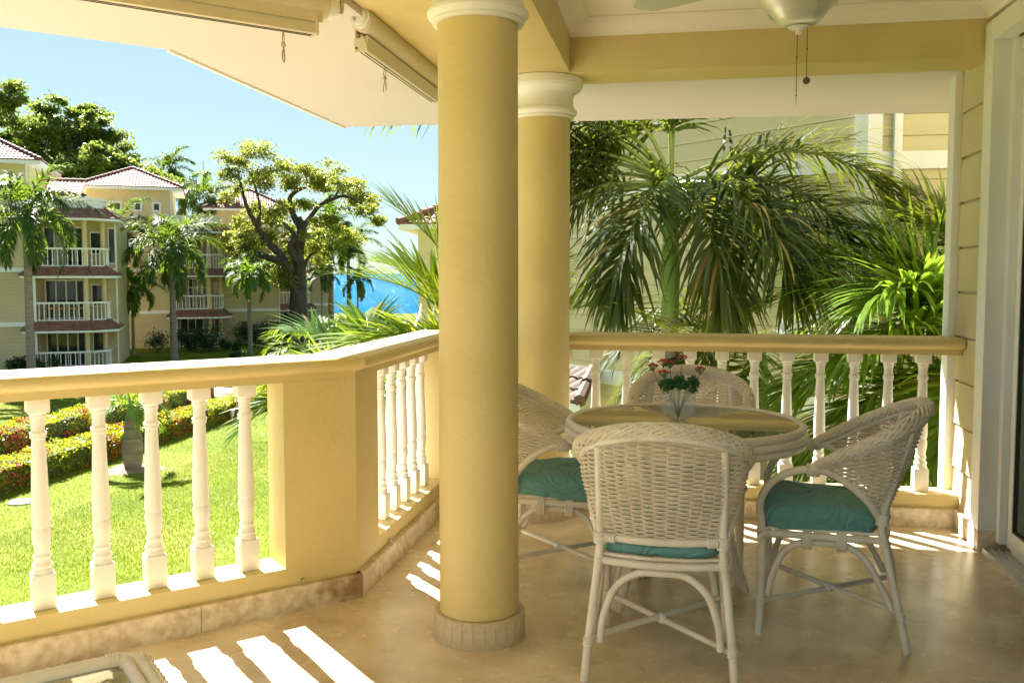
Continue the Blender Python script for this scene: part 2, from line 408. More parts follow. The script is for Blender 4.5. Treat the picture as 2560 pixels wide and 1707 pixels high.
def floor_mat():
    m = mat('polished_coralina', (0.51, 0.40, 0.26), (0.80, 0.695, 0.53), rough=0.2, scale=3.3, detail=9, c3=(0.68, 0.58, 0.44), scale3=1.1, amt3=0.0)
    n = m.node_tree.nodes; l = m.node_tree.links; p = n['Principled BSDF']
    tc = n['Texture Coordinate']
    # darker specks and veins, stretched
    mp = n.new('ShaderNodeMapping'); mp.inputs['Scale'].default_value = (9, 15, 9); mp.inputs['Rotation'].default_value = (0, 0, 0.5)
    l.new(tc.outputs['Object'], mp.inputs['Vector'])
    nz = n.new('ShaderNodeTexNoise'); nz.inputs['Scale'].default_value = 3.2; nz.inputs['Detail'].default_value = 8; nz.inputs['Roughness'].default_value = 0.7; nz.inputs['Distortion'].default_value = 0.8
    l.new(mp.outputs[0], nz.inputs['Vector'])
    cr = n.new('ShaderNodeValToRGB'); cr.color_ramp.elements[0].position = 0.54; cr.color_ramp.elements[1].position = 0.84
    cr.color_ramp.elements[0].color = (0, 0, 0, 1); cr.color_ramp.elements[1].color = (0.5, 0.5, 0.5, 1)
    l.new(nz.outputs['Fac'], cr.inputs['Fac'])
    mx = n.new('ShaderNodeMix'); mx.data_type = 'RGBA'; mx.inputs['B'].default_value = (0.33, 0.23, 0.14, 1)
    src = p.inputs['Base Color'].links[0].from_socket
    l.new(cr.outputs['Color'], mx.inputs['Factor']); l.new(src, mx.inputs['A']); l.new(mx.outputs['Result'], p.inputs['Base Color'])
    n2 = n.new('ShaderNodeTexNoise'); n2.inputs['Scale'].default_value = 7; n2.inputs['Detail'].default_value = 5
    l.new(tc.outputs['Object'], n2.inputs['Vector'])
    mr = n.new('ShaderNodeMapRange'); mr.inputs['To Min'].default_value = 0.16; mr.inputs['To Max'].default_value = 0.36
    l.new(n2.outputs['Fac'], mr.inputs['Value']); l.new(mr.outputs[0], p.inputs['Roughness'])
    bp = n.new('ShaderNodeBump'); bp.inputs['Strength'].default_value = 0.06; bp.inputs['Distance'].default_value = 0.02
    l.new(n2.outputs['Fac'], bp.inputs['Height']); l.new(bp.outputs['Normal'], p.inputs['Normal'])
    return m
M['floor'] = floor_mat()

def far_siding(name, c1, c2):
    m = mat(name, c1, c2, rough=0.7, scale=0.5)
    n = m.node_tree.nodes; l = m.node_tree.links; p = n['Principled BSDF']; tc = n['Texture Coordinate']
    sp = n.new('ShaderNodeSeparateXYZ'); l.new(tc.outputs['Object'], sp.inputs[0])
    mu = n.new('ShaderNodeMath'); mu.operation = 'MULTIPLY'; mu.inputs[1].default_value = 1 / 0.2
    fr = n.new('ShaderNodeMath'); fr.operation = 'FRACT'
    l.new(sp.outputs['Z'], mu.inputs[0]); l.new(mu.outputs[0], fr.inputs[0])
    bp = n.new('ShaderNodeBump'); bp.inputs['Strength'].default_value = 0.9; bp.inputs['Distance'].default_value = 0.04; bp.invert = True
    l.new(fr.outputs[0], bp.inputs['Height']); l.new(bp.outputs['Normal'], p.inputs['Normal'])
    return m
M['far_siding'] = far_siding('condo_siding', (0.47, 0.385, 0.215), (0.54, 0.445, 0.26))
M['far_white'] = mat('condo_trim', (0.74, 0.76, 0.77), (0.80, 0.81, 0.82), rough=0.6, scale=1.0)
M['far_yellow'] = mat('condo_column', (0.58, 0.48, 0.28), (0.64, 0.53, 0.32), rough=0.6, scale=1.0)

def lawn_mat():
    m = mat('lawn_grass', (0.08, 0.12, 0.004), (0.135, 0.17, 0.006), rough=0.9, scale=0.55, detail=6, spec=0.1, bump=0.7, bscale=26, c3=(0.19, 0.19, 0.03), scale3=0.35, amt3=0.5)
    return m
M['lawn'] = lawn_mat()

def sea_mat():
    m = bpy.data.materials.new('sea_water'); m.use_nodes = True
    n = m.node_tree.nodes; l = m.node_tree.links; n.remove(n['Principled BSDF']); o = n['Material Output']
    tc = n.new('ShaderNodeTexCoord')
    mp = n.new('ShaderNodeMapping'); mp.inputs['Scale'].default_value = (0.010, 0.0035, 1); mp.inputs['Rotation'].default_value = (0, 0, R(YAW))
    l.new(tc.outputs['Object'], mp.inputs['Vector'])
    nz = n.new('ShaderNodeTexNoise'); nz.inputs['Scale'].default_value = 1.0; nz.inputs['Detail'].default_value = 6
    l.new(mp.outputs[0], nz.inputs['Vector'])
    cr = n.new('ShaderNodeValToRGB'); cr.color_ramp.elements[0].position = 0.35; cr.color_ramp.elements[1].position = 0.65
    cr.color_ramp.elements[0].color = (0.0, 0.07, 0.155, 1); cr.color_ramp.elements[1].color = (0.0, 0.09, 0.18, 1)
    l.new(nz.outputs['Fac'], cr.inputs['Fac'])
    wv = n.new('ShaderNodeTexNoise'); wv.inputs['Scale'].default_value = 1.1; wv.inputs['Detail'].default_value = 8; wv.inputs['Roughness'].default_value = 0.65
    l.new(tc.outputs['Object'], wv.inputs['Vector'])
    bp = n.new('ShaderNodeBump'); bp.inputs['Strength'].default_value = 1.0; bp.inputs['Distance'].default_value = 2.4
    l.new(wv.outputs['Fac'], bp.inputs['Height'])
    d = n.new('ShaderNodeBsdfDiffuse'); l.new(cr.outputs['Color'], d.inputs['Color'])
    g = n.new('ShaderNodeBsdfGlossy'); g.inputs['Roughness'].default_value = 0.16; l.new(bp.outputs['Normal'], g.inputs['Normal'])
    mx = n.new('ShaderNodeMixShader'); mx.inputs['Fac'].default_value = 0.0758
    l.new(d.outputs[0], mx.inputs[1]); l.new(g.outputs[0], mx.inputs[2]); l.new(mx.outputs[0], o.inputs['Surface'])
    return m
M['sea'] = sea_mat()
# ------------------------------------------------------------------ balcony shell
S2 = math.sqrt(0.5)
K1 = V(-1.275, 3.572, 0); K2 = V(-1.275, 5.105, 0)          # inner foot corners of the parapet
dC = V(S2, S2, 0); dD = V(0, 1, 0); dB = V(1, 0, 0)
oC = V(-S2, S2, 0); oD = V(-1, 0, 0); oB = V(0, 1, 0)       # outward normals
K0 = K1 - dC * 4.6                                          # far (near-camera) end of the left parapet
K3 = V(1.50, 5.105, 0)
def cpt(s, p, z=0.0): q = K1 + dC * s + oC * p; return V(q.x, q.y, z)     # along left parapet, outward, height
def mit1(p): return K1 + V(-1, 0.41421, 0) * p
def mit2(p): return K2 + V(-1, 1, 0) * p

floor_poly = [(1.62, -4.0), (1.62, 5.2), tuple(mit2(0.1)[:2]), tuple(mit1(0.1)[:2]), tuple(cpt(-4.6, 0.1)[:2]), (-4.6, -4.0)]
structure(build(MB().prism(floor_poly, -0.22, 0.0), 'balcony_floor', M['floor'], smooth=0))

ceil = structure(build(MB().box((0.465, 2.835, 2.71), (2.05, 4.07, 0.1)), 'balcony_ceiling', M['ceiling'], smooth=0))
# crown moulding: along the garden beam, the column beam and the house wall
cp = [(0, -0.075), (0.012, -0.075), (0.016, -0.06), (0.035, -0.052), (0.06, -0.03), (0.078, -0.022), (0.085, -0.008), (0.105, -0.006), (0.105, 0), (0, 0)]
cp = [(a, b) for a, b in cp]
zc = 2.659
for (a, b, c0, c1) in (((-0.56, 4.85, zc), (1.49, 4.85, zc), 1, -1), ((-0.56, 0.8, zc), (-0.56, 4.85, zc), 0, -1), ((1.485, 4.85, zc), (1.485, 0.8, zc), 1, 0)):
    build(MB().extrude(cp, a, b, cut0=c0, cut1=c1), 'crown_moulding', M['ceiling'], ceil, smooth=25)

bm_ = MB().box((-0.765, 2.12, 2.58), (0.41, 5.44, 0.36), bev=0.006)
structure(build(bm_, 'beam', M['yellow'], smooth=30))
bm_ = MB().box((0.315, 5.0, 2.58), (2.57, 0.30, 0.36), bev=0.006)
structure(build(bm_, 'beam', M['yellow'], smooth=30))
# yellow outer ceiling strip between column beam and the blinds
strip = [(-0.971, -0.6), (-0.971, 5.149), tuple(V(-1.325, 5.149)), tuple(mit1(0.05)[:2]), tuple(cpt(-4.6, 0.05)[:2]), (-3.9, -0.6)]
structure(build(MB().prism(strip, 2.472, 2.70), 'outer_ceiling', M['yellow'], smooth=0))
eave_poly_in = [(2.4, 5.152), tuple(V(-1.33, 5.152)), tuple(mit1(0.055)[:2]), tuple(cpt(-4.9, 0.055)[:2])]
eave_out = [(-2.462 - 3.6, 4.161 - 3.6), (-2.462, 4.161), (-2.462, 6.56), (2.4, 6.70)]
eave = build(MB().prism(eave_poly_in + eave_out, 2.44, 2.62), 'roof_eave', M['cream'], smooth=0)
structure(eave)
build(MB().extrude([(-0.02, -0.012), (0, -0.012), (0, 0.0), (-0.02, 0)], (-2.462, 6.56, 2.44), (-2.462, 4.161, 2.44)), 'drip_edge', M['trim'], eave, smooth=0)

# house wall on the right with individual boards, corner trim, stone plinth
hw = thing('house_wall', 'yellow board-clad house wall with white corner trim at the right railing end', 'wall', (1.49, 4.9, 0))
hwi = hw.matrix_world.inverted()
def hl(x, y, z): return (x - 1.49, y - 4.9, z)
build(MB().box(hl(1.66, 5.03, 1.33), (0.30, 0.62, 2.66)), 'wall', M['siding'], hw, smooth=0)
zb = 0.085
bd = MB(); bd.extrude([(0, 0.0), (0.022, 0.0), (0.014, 0.222), (0, 0.222)], (0, 0.41, 0), (0, -0.062, 0))
bdm = bd.mesh('board', M['siding'], smooth=0)
for i in range(11):
    o = place('board', bdm, hw, hl(1.51, 4.9, 0.075 + 0.2365 * i))
build(MB().box(hl(1.478, 5.335, 1.24), (0.05, 0.11, 2.33), bev=0.004), 'corner_trim', M['trim'], hw, smooth=30)
build(MB().box(hl(1.482, 5.21, 0.05), (0.05, 0.2, 0.1), bev=0.004), 'plinth', M['stone'], hw, smooth=30)
build(MB().box(hl(1.486, 4.98, 0.052), (0.05, 0.262, 0.104), bev=0.004), 'plinth', M['stone'], hw, smooth=30)
# lintel wall above the doors and the hidden rear walls of the terrace
structure(build(MB().box((1.70, 2.1, 2.61), (0.30, 5.22, 0.14)), 'lintel', M['siding'], smooth=0))

door = thing('sliding_door', 'white framed sliding glass door in an aluminium floor track', 'door', (1.55, 4.72, 0))
def dl(x, y, z): return (x - 1.55, y - 4.72, z)
build(MB().box(dl(1.508, 4.775, 1.325), (0.096, 0.124, 2.45), bev=0.004), 'casing', M['trim'], door, smooth=30)
build(MB().box(dl(1.505, 2.3, 2.50), (0.088, 4.838, 0.10), bev=0.004), 'header', M['trim'], door, smooth=30)
build(MB().box(dl(1.515, 4.775, 0.05), (0.11, 0.135, 0.1), bev=0.004), 'plinth_block', M['stone'], door, smooth=30)
build(MB().box(dl(1.60, 4.69, 1.25), (0.12, 0.056, 2.4), bev=0.004), 'jamb', M['trim'], door, smooth=30)
build(MB().box(dl(1.60, 2.3, 2.42), (0.07, 4.72, 0.058), bev=0.004), 'head_frame', M['trim'], door, smooth=30)
tr = MB()
tr.box(dl(1.525, 2.36, 0.008), (0.11, 4.62, 0.016))
for xx in (1.475, 1.51, 1.545, 1.575): tr.box(dl(xx, 2.36, 0.021), (0.006, 4.62, 0.012))
build(tr, 'track', M['alu'], door, smooth=0)
for k, (ya, yb, xo) in enumerate(((4.66, 3.26, 1.592), (3.30, 1.86, 1.632), (1.90, 0.4, 1.592))):
    f = MB(); ym = (ya + yb) / 2; ln = ya - yb
    f.box(dl(xo, ya - 0.0275, 1.21), (0.034, 0.055, 2.34), bev=0.003); f.box(dl(xo, yb + 0.0275, 1.21), (0.034, 0.055, 2.34), bev=0.003)
    f.box(dl(xo, ym, 0.075), (0.033, ln - 0.111, 0.10), bev=0.003); f.box(dl(xo, ym, 2.345), (0.033, ln - 0.111, 0.07), bev=0.003)
    fo = build(f, 'door_frame', M['trim'], door, smooth=30)
    build(MB().box(dl(xo + 0.004, ym, 1.22), (0.012, ln - 0.104, 2.19)), 'glass_pane', M['door_glass'], fo, smooth=0)
    gk = MB()
    for yy in (ya - 0.058, yb + 0.058): gk.box(dl(xo - 0.006, yy, 1.22), (0.012, 0.008, 2.19))
    gk.box(dl(xo - 0.006, ym, 0.129), (0.012, ln - 0.11, 0.008))
    build(gk, 'gasket', M['dark'], fo, smooth=0)
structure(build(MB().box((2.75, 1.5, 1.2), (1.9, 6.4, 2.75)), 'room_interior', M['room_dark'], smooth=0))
own = MB()
own.box((7.4, -3.4, 2.2), (7.36, 17.4, 12.4)); own.box((2.76, 5.17, 2.2), (1.88, 0.33, 12.4));  own.box((2.7, 1.6, -2.2), (2.0, 6.8, 3.9))
build(own, 'house_body', M['siding'], hw, smooth=0).location = (-1.49, -4.9, 0)

# ---- balusters, parapets
def baluster_mesh():
    mb = MB(); H = 0.748
    def sq(w0, z0, w1, z1, bulge=False):
        h0, h1 = w0 / 2, w1 / 2
        vs = [(sx * h0, sy * h0, z0) for sx, sy in ((-1, -1), (1, -1), (1, 1), (-1, 1))] + [(sx * h1, sy * h1, z1) for sx, sy in ((-1, -1), (1, -1), (1, 1), (-1, 1))]
        mb.add(vs, [(i, (i + 1) % 4, (i + 1) % 4 + 4, i + 4) for i in range(4)] + [(3, 2, 1, 0), (4, 5, 6, 7)])
    mb.box((0, 0, 0.0625), (0.075, 0.075, 0.125), bev=0.006)
    mb.box((0, 0, H - 0.0265), (0.073, 0.073, 0.053), bev=0.006)
    prof = [(0.030, 0.122), (0.0345, 0.126), (0.0335, 0.136), (0.028, 0.143), (0.0335, 0.148), (0.0345, 0.154), (0.030, 0.161), (0.0255, 0.170), (0.0265, 0.177),
            (0.0295, 0.181), (0.0295, 0.187), (0.0255, 0.192), (0.0245, 0.199), (0.0255, 0.212), (0.029, 0.232), (0.0315, 0.252), (0.0315, 0.268), (0.0285, 0.281), (0.0268, 0.284),
            (0.0268, 0.289), (0.0305, 0.292), (0.0312, 0.310), (0.0302, 0.37), (0.027, 0.46), (0.0238, 0.56), (0.0222, 0.602),
            (0.0282, 0.606), (0.0262, 0.612), (0.0282, 0.618), (0.0285, 0.624), (0.0225, 0.630), (0.0222, 0.655), (0.024, 0.674), (0.0285, 0.683), (0.0262, 0.687), (0.0300, 0.693), (0.034, 0.700)]
    mb.lathe(prof, 20)
    return mb.mesh('baluster', M['white'], smooth=38)
BAL = baluster_mesh()

rail_prof_p = [(0.03, 0.920), (0.03, 0.946), (0.022, 0.952), (0.005, 0.955), (-0.010, 0.961), (-0.020, 0.971), (-0.024, 0.984), (-0.020, 0.997), (-0.010, 1.006),
               (0.004, 1.009), (0.236, 1.009), (0.25, 1.006), (0.26, 0.997), (0.264, 0.984), (0.26, 0.971), (0.25, 0.961), (0.235, 0.955), (0.218, 0.952), (0.21, 0.946), (0.21, 0.920)]
rail_prof = [(-p, z) for p, z in rail_prof_p][::-1]

def stone_run(parent, p0, d, o, cuts, first_mat=None, miter0=0.0, miter1=0.0):
    for i in range(len(cuts) - 1):
        a = cuts[i] + 0.001; b = cuts[i + 1] - 0.001
        prof = [(-0.05, 0.0), (0.0, 0.0), (0.0, 0.094), (-0.004, 0.1), (-0.05, 0.1)]
        mb = MB().extrude(prof, p0 + d * a, p0 + d * b, cut0=miter0 if i == 0 else 0, cut1=miter1 if i == len(cuts) - 2 else 0)
        build(mb, 'skirting_stone', first_mat if (first_mat and i == len(cuts) - 2) else M['stone'], parent, smooth=0)

def wall_poly(pts): return [tuple(p[:2]) for p in pts]
WI, WO = 0.03, 0.21
# left parapet (runs toward the viewer)
bL = thing('balustrade', 'cream parapet with white turned balusters and rounded handrail, nearest the viewer on the left', 'balustrade', (0, 0, 0), group='balcony balustrades')
build(MB().prism(wall_poly([cpt(-4.6, WI), mit1(WI), mit1(WO), cpt(-4.6, WO)]), 0.0, 0.172), 'sill', M['yellow'], bL, smooth=0)
build(MB().prism(wall_poly([cpt(-0.323, WI), mit1(WI), V(-1.275 - WI, 3.868, 0), V(-1.275 - WO, 3.868, 0), mit1(WO), cpt(-0.323, WO)]), 0.1725, 0.9195), 'corner_post', M['yellow'], bL, smooth=0)
build(MB().extrude(rail_prof, K0, K1, cut1=0.41421), 'handrail', M['yellow'], bL, smooth=40)
for s in [-0.448, -0.625, -0.802, -0.984, -1.181] + [-1.181 - 0.178 * k for k in range(1, 19)]:
    o = place('baluster', BAL, bL, cpt(s, 0.12, 0.172), R(45))
stone_run(bL, K1, dC, oC, [-4.6, -4.05, -3.45, -2.85, -2.25, -1.62, -0.668, 0.0], M['stone_stain'])
# middle parapet
bM = thing('balustrade', 'cream parapet with white balusters running behind the two columns', 'balustrade', (0, 0, 0), group='balcony balustrades')
build(MB().prism(wall_poly([mit1(WI), mit2(WI), mit2(WO), mit1(WO)]), 0.0, 0.1715), 'sill', M['yellow'], bM, smooth=0)
build(MB().extrude(rail_prof, K1, K2, cut0=-0.41421, cut1=-1.0), 'handrail', M['yellow'], bM, smooth=40)
for k in range(6):
    place('baluster', BAL, bM, (-1.275 - 0.12, 3.99 + 0.1755 * k, 0.172))
stone_run(bM, K1, dD, oD, [0.0, 0.62, 1.22, 1.533])
build(MB().prism(wall_poly([V(-1.305, 5.03, 0), V(-1.305, 5.135, 0), V(-1.02, 5.135, 0), V(-1.02, 5.315, 0), V(-1.485, 5.315, 0), V(-1.485, 5.03, 0)]), 0.172, 0.9195), 'corner_post', M['yellow'], bM, smooth=0)
# back parapet
bB = thing('balustrade', 'cream parapet with white balusters behind the dining table', 'balustrade', (0, 0, 0), group='balcony balustrades')
build(MB().prism(wall_poly([mit2(WI), V(1.497, 5.135, 0), V(1.497, 5.315, 0), mit2(WO)]), 0.0, 0.172), 'sill', M['yellow'], bB, smooth=0)
build(MB().extrude(rail_prof, K2, K3 - V(0.012, 0, 0), cut0=1.0), 'handrail', M['yellow'], bB, smooth=40)
for k in range(13):
    place('baluster', BAL, bB, (1.318 - 0.1767 * k, 5.225, 0.172))
stone_run(bB, K2, dB, oB, [0.0, 0.55, 1.15, 1.75, 2.35, 2.735])

# ---- columns
def column(x, y, label, ztop=2.40):
    t = thing('column', label, 'column', (x, y, 0), group='balcony columns')
    build(MB().lathe([(0.148, 0.1), (0.147, 0.6), (0.1465, 1.4), (0.1445, ztop - 0.18)], 56), 'shaft', M['yellow'], t, smooth=60)
    zt = ztop
    ks = 0.215 / 0.272
    prof = [(0.146, -0.272), (0.163, -0.272), (0.166, -0.262), (0.163, -0.250), (0.178, -0.243), (0.184, -0.228), (0.182, -0.213), (0.168, -0.200), (0.163, -0.175), (0.162, -0.140), (0.166, -0.115),
            (0.178, -0.095), (0.197, -0.082), (0.206, -0.068), (0.208, -0.056), (0.214, -0.054), (0.215, -0.006), (0.212, -0.001), (0.10, -0.0005)]
    build(MB().lathe([(r, z * ks + zt) for r, z in prof], 64), 'capital', M['white'], t, smooth=32)
    n = 26
    st = []
    for v in range(4):
        mb = MB(); a = math.pi / n * 0.975; r0, r1 = 0.140, 0.1712
        c0, s0 = math.cos(a), math.sin(a)
        vs = []
        for z, rr in ((0, r1), (0.094, r1), (0.099, r1 - 0.005)):
            vs += [(rr * c0, -rr * s0, z), (rr, 0, z), (rr * c0, rr * s0, z)]
        vs += [(r0, -r0 * s0, 0.099), (r0, r0 * s0, 0.099), (r0, -r0 * s0, 0), (r0, r0 * s0, 0)]
        fs = [(0, 1, 4, 3), (1, 2, 5, 4), (3, 4, 7, 6), (4, 5, 8, 7), (6, 7, 8, 10, 9), (2, 12, 10, 8, 5), (0, 3, 6, 9, 11)]
        mb.add(vs, fs); st.append(mb.mesh('stone', M['base_stone'], smooth=0))
    build(MB().lathe([(0.1685, 0), (0.1685, 0.096), (0.14, 0.096)], 52), 'base_ring', M['cream'], t, smooth=30)
    for i in range(n):
        o = place('stone', st[i % 4], t); o.rotation_euler = (0, 0, 2 * math.pi * (i + 0.3) / n)
    return t
column(-0.716, 3.283, 'thick round yellow column in front with white capital and stone base', 2.455)
column(-0.725, 5.0, 'round yellow column farther back where the rear railing begins')

# ---- rolled blinds with snap hooks
def snap_hook(parent, loc):
    mb = MB(); r = 0.0022
    mb.tube([V(0.006 * math.cos(a), 0, -0.008 + 0.009 * math.sin(a)) for a in np.linspace(0, 2 * math.pi, 13)[:-1]], r, 6, closed=True)
    mb.tube(crom([V(-0.007, 0, -0.04), V(-0.0085, 0, -0.022), V(0, 0, -0.013), V(0.0085, 0, -0.022), V(0.007, 0, -0.04)], 5), r, 6)
    mb.lathe([(0.001, -0.052), (0.008, -0.050), (0.0085, -0.044), (0.006, -0.040), (0.0055, -0.034), (0.001, -0.033)], 10)
    body = place('snap_hook', mb.mesh('snap_hook', M['steel']), parent, loc, R(50)); body.scale = (1.2, 1.2, 1.15)
    g = MB()
    g.tube(crom([V(-0.001, 0, -0.05), V(-0.006, 0, -0.062), V(-0.0105, 0, -0.082), V(-0.009, 0, -0.096), V(0, 0, -0.104), V(0.009, 0, -0.096), V(0.0105, 0, -0.08), V(0.0065, 0, -0.064)], 5), 0.0026, 7)
    g.tube([V(0.004, 0, -0.052), V(-0.0095, 0, -0.09)], 0.0016, 6)
    place('clip', g.mesh('clip', M['steel']), body)
    return body
def blind(name_label, origin, rz, length, z_hem, hooks, motor):
    """local x runs along the roll away from its bracket end, local y points inward"""
    t = thing('roller_blind', name_label, 'roller blind', origin, rz, 'rolled-up balcony blinds')
    zr = z_hem + 0.125
    build(MB().tube([V(0.03, 0, zr), V(length, 0, zr)], 0.052, 28), 'fabric_roll', M['blind'], t)
    # hanging fold of fabric down to the bar
    build(MB().box((length / 2 + 0.03, 0.038, z_hem + 0.085), (length - 0.06, 0.006, 0.07)), 'fabric_flap', M['blind'], t, smooth=0)
    hb = MB(); hb.extrude([(-0.024, 0.0), (-0.018, -0.004), (0.018, -0.004), (0.024, 0.0), (0.030, 0.062), (-0.008, 0.062)], V(0.09, 0.02, z_hem + 0.004), V(length, 0.02, z_hem + 0.004))
    hbo = build(hb, 'bottom_bar', M['hem'], t, smooth=25)
    sl = MB(); sl.box((length / 2 + 0.05, 0.012, z_hem - 0.0012), (length - 0.1, 0.004, 0.003)); sl.box((length / 2 + 0.05, 0.030, z_hem - 0.0012), (length - 0.1, 0.003, 0.003))
    build(sl, 'slot', M['dark'], hbo, smooth=0)
    e = MB(); e.prism([(-0.030, 0.0), (0.030, 0.0), (0.034, 0.05), (0.022, 0.075), (-0.004, 0.075), (-0.026, 0.03)], 0, 0.008)
    eo = build(e, 'end_cap', M['hem'], t, smooth=0); eo.location = (0.082, 0.02, z_hem - 0.004); eo.rotation_euler = (R(90), 0, R(90))
    for zz, yy in ((0.012, 0.04), (0.062, 0.025)):
        build(MB().tube([V(0.078, yy, z_hem + zz), V(0.0825, yy, z_hem + zz)], 0.005, 10), 'rivet', M['dark'], t, smooth=30)
    br = MB()
    br.tube([V(0.0, 0, zr), V(0.028, 0, zr)], 0.047, 28)
    br.tube([V(-0.018, 0, zr), V(0.0, 0, zr)], 0.036, 24)
    br.box((-0.006, 0.005, zr + 0.055), (0.016, 0.075, 0.10), bev=0.004)
    br.box((0.004, 0.01, zr + 0.103), (0.06, 0.11, 0.008), bev=0.002)
    bo = build(br, 'bracket', M['lamp_white'], t, smooth=30)
    for yy, zz in ((-0.012, 0.01), (0.014, -0.016), (0.018, 0.075)):
        build(MB().tube([V(-0.022, yy, zr + zz), V(-0.0145, yy, zr + zz)], 0.007, 10), 'screw', M['steel'], bo, smooth=30)
    if motor:
        ch = MB()
        for k in range(9):
            a = -0.6 + k * 0.32
            ch.box((-0.026, 0.034 * math.cos(a), zr + 0.034 * math.sin(a)), (0.012, 0.012, 0.012), bev=0.002)
        ch.tube([V(-0.040, 0, zr + 0.03), V(-0.018, 0, zr + 0.03)], 0.018, 12)
        build(ch, 'chain_drive', M['steel'], t, smooth=30)
    for hx in hooks: snap_hook(t, (hx, 0.015, z_hem - 0.002))
    return t
bc = cpt(-0.075, 0.07)
# left blind: runs from the corner toward the viewer
blind('long rolled-up beige blind over the left parapet with a snap hook under its bar', (bc.x, bc.y, 0), R(225), 4.0, 2.292, (0.215, 1.6, 2.9), True)
blind('short rolled-up beige blind over the middle parapet partly behind the front column', (-1.35, 3.80, 0), R(90), 1.30, 2.322, (0.395,), False)

# eye bolts in the parapet foot
def eyebolt(loc, rz, tilt, label):
    t = thing('eye_bolt', label, 'eye bolt', loc, rz, 'eye bolts in the parapet')
    build(MB().tube([V(0, 0, 0.0), V(0.016, 0, 0)], 0.0035, 8), 'shank', M['steel'], t)
    mb = MB().tube([V(0, 0.0115 * math.cos(a), 0.0115 * math.sin(a)) for a in np.linspace(0, 2 * math.pi, 17)[:-1]], 0.0030, 8, closed=True)
    o = build(mb, 'ring', M['steel'], t); o.location = (0.024, 0, 0); o.rotation_euler = (0, 0, tilt)
pe = cpt(-0.26, 0.03, 0.118)
eyebolt(pe, R(-45), R(75), 'steel eye bolt at the foot of the left parapet near the corner')
eyebolt((-1.305, 4.0, 0.118), 0, R(-35), 'steel eye bolt at the foot of the middle parapet')

# ---- ceiling fan
fx, fy = 0.452, 3.70
fan = thing('ceiling_fan', 'white ceiling fan with frosted glass bowl light and two pull chains', 'ceiling fan', (fx, fy, 0))
build(MB().lathe([(0.02, 2.659), (0.10, 2.658), (0.105, 2.62), (0.115, 2.60), (0.13, 2.585), (0.13, 2.53), (0.10, 2.505), (0.06, 2.498), (0.06, 2.47), (0.075, 2.455), (0.075, 2.43), (0.02, 2.43)], 36), 'motor', M['fan_white'], fan)
build(MB().lathe([(0.060, 2.432), (0.118, 2.428), (0.142, 2.418), (0.149, 2.405), (0.148, 2.392), (0.139, 2.376), (0.122, 2.362), (0.106, 2.346), (0.090, 2.322), (0.070, 2.304), (0.045, 2.296), (0.02, 2.293)], 48), 'lamp_shade', M['frosted'], fan, smooth=60)
build(MB().lathe([(0.001, 2.262), (0.010, 2.262), (0.013, 2.268), (0.011, 2.276), (0.017, 2.280), (0.040, 2.286), (0.041, 2.291), (0.02, 2.295), (0.001, 2.296)], 24), 'finial', M['fan_white'], fan)
blm = MB()
prof = []
for t_ in np.linspace(0, 1, 13):
    x = 0.15 + 0.60 * t_
    w = 0.052 + 0.018 * t_ if t_ < 0.85 else 0.0673 * math.sqrt(max(0.02, 1 - ((t_ - 0.85) / 0.155) ** 2))
    prof.append((x, w))
vs = [(x, w, 0.004) for x, w in prof] + [(x, -w, 0.004) for x, w in prof] + [(x, w, -0.004) for x, w in prof] + [(x, -w, -0.004) for x, w in prof]
n = len(prof); fs = []
for i in range(n - 1):
    fs += [(i + n, i + n + 1, i + 1, i), (i + 2 * n, i + 2 * n + 1, i + 3 * n + 1, i + 3 * n), (i, i + 1, i + 2 * n + 1, i + 2 * n), (i + n + 1, i + n, i + 3 * n, i + 3 * n + 1)]
fs += [(0, 2 * n, 3 * n, n), (n - 1, 2 * n - 1, 4 * n - 1, 3 * n - 1)]
blm.add(vs, fs)
blm.box((0.14, 0, -0.005), (0.10, 0.05, 0.006), bev=0.002)
BLD = blm.mesh('blade', M['fan_blade'], smooth=30)
for k in range(6):
    o = place('blade', BLD, fan, (0, 0, 2.505)); o.rotation_euler = (R(9), 0, R(29.0 + 60 * k))
for (px_, py_, zt, zb_, disc) in ((-0.0065, -0.002, 2.262, 2.032, False), (0.028, -0.02, 2.288, 2.10, True)):
    mb = MB()
    nb = int((zt - zb_) / 0.0042)
    for i in range(nb):
        mb.ball((px_, py_, zt - i * 0.0042), 0.0019, 6, 4)
    mb.tube([V(px_, py_, zt), V(px_, py_, zb_)], 0.0008, 4)
    mb.ball((px_, py_, zt - 0.085), 0.0034, 8, 6, (1, 1, 1.5))
    mb.ball((px_, py_, zb_ + (0.0)), 0.0032, 8, 6)
    c_ = build(mb, 'pull_chain', M['brass'], fan)
    mb = MB()
    if disc: mb.tube([V(px_, py_ - 0.003, zb_ - 0.016), V(px_, py_ + 0.003, zb_ - 0.016)], 0.0135, 20); mb.tube([V(px_, py_ - 0.0042, zb_ - 0.016), V(px_, py_ - 0.0028, zb_ - 0.016)], 0.008, 16)
    else: mb.tube([V(px_, py_, zb_), V(px_, py_, zb_ - 0.035)], [0.0014, 0.0009], 6)
    build(mb, 'pendant', M['brass'], c_, smooth=30)
# ------------------------------------------------------------------ rattan armchair (local: +x is where it faces)
def wrap(mb, a, b, r, rings=5):
    a = Vector(a); b = Vector(b)
    pts = []; rs = []
    for i in range(rings):
        for f, k in ((0.02, 0.86), (0.25, 1.0), (0.75, 1.0), (0.98, 0.86)):
            pts.append(a.lerp(b, (i + f) / rings)); rs.append(r * k)
    mb.tube(pts, rs, 10)

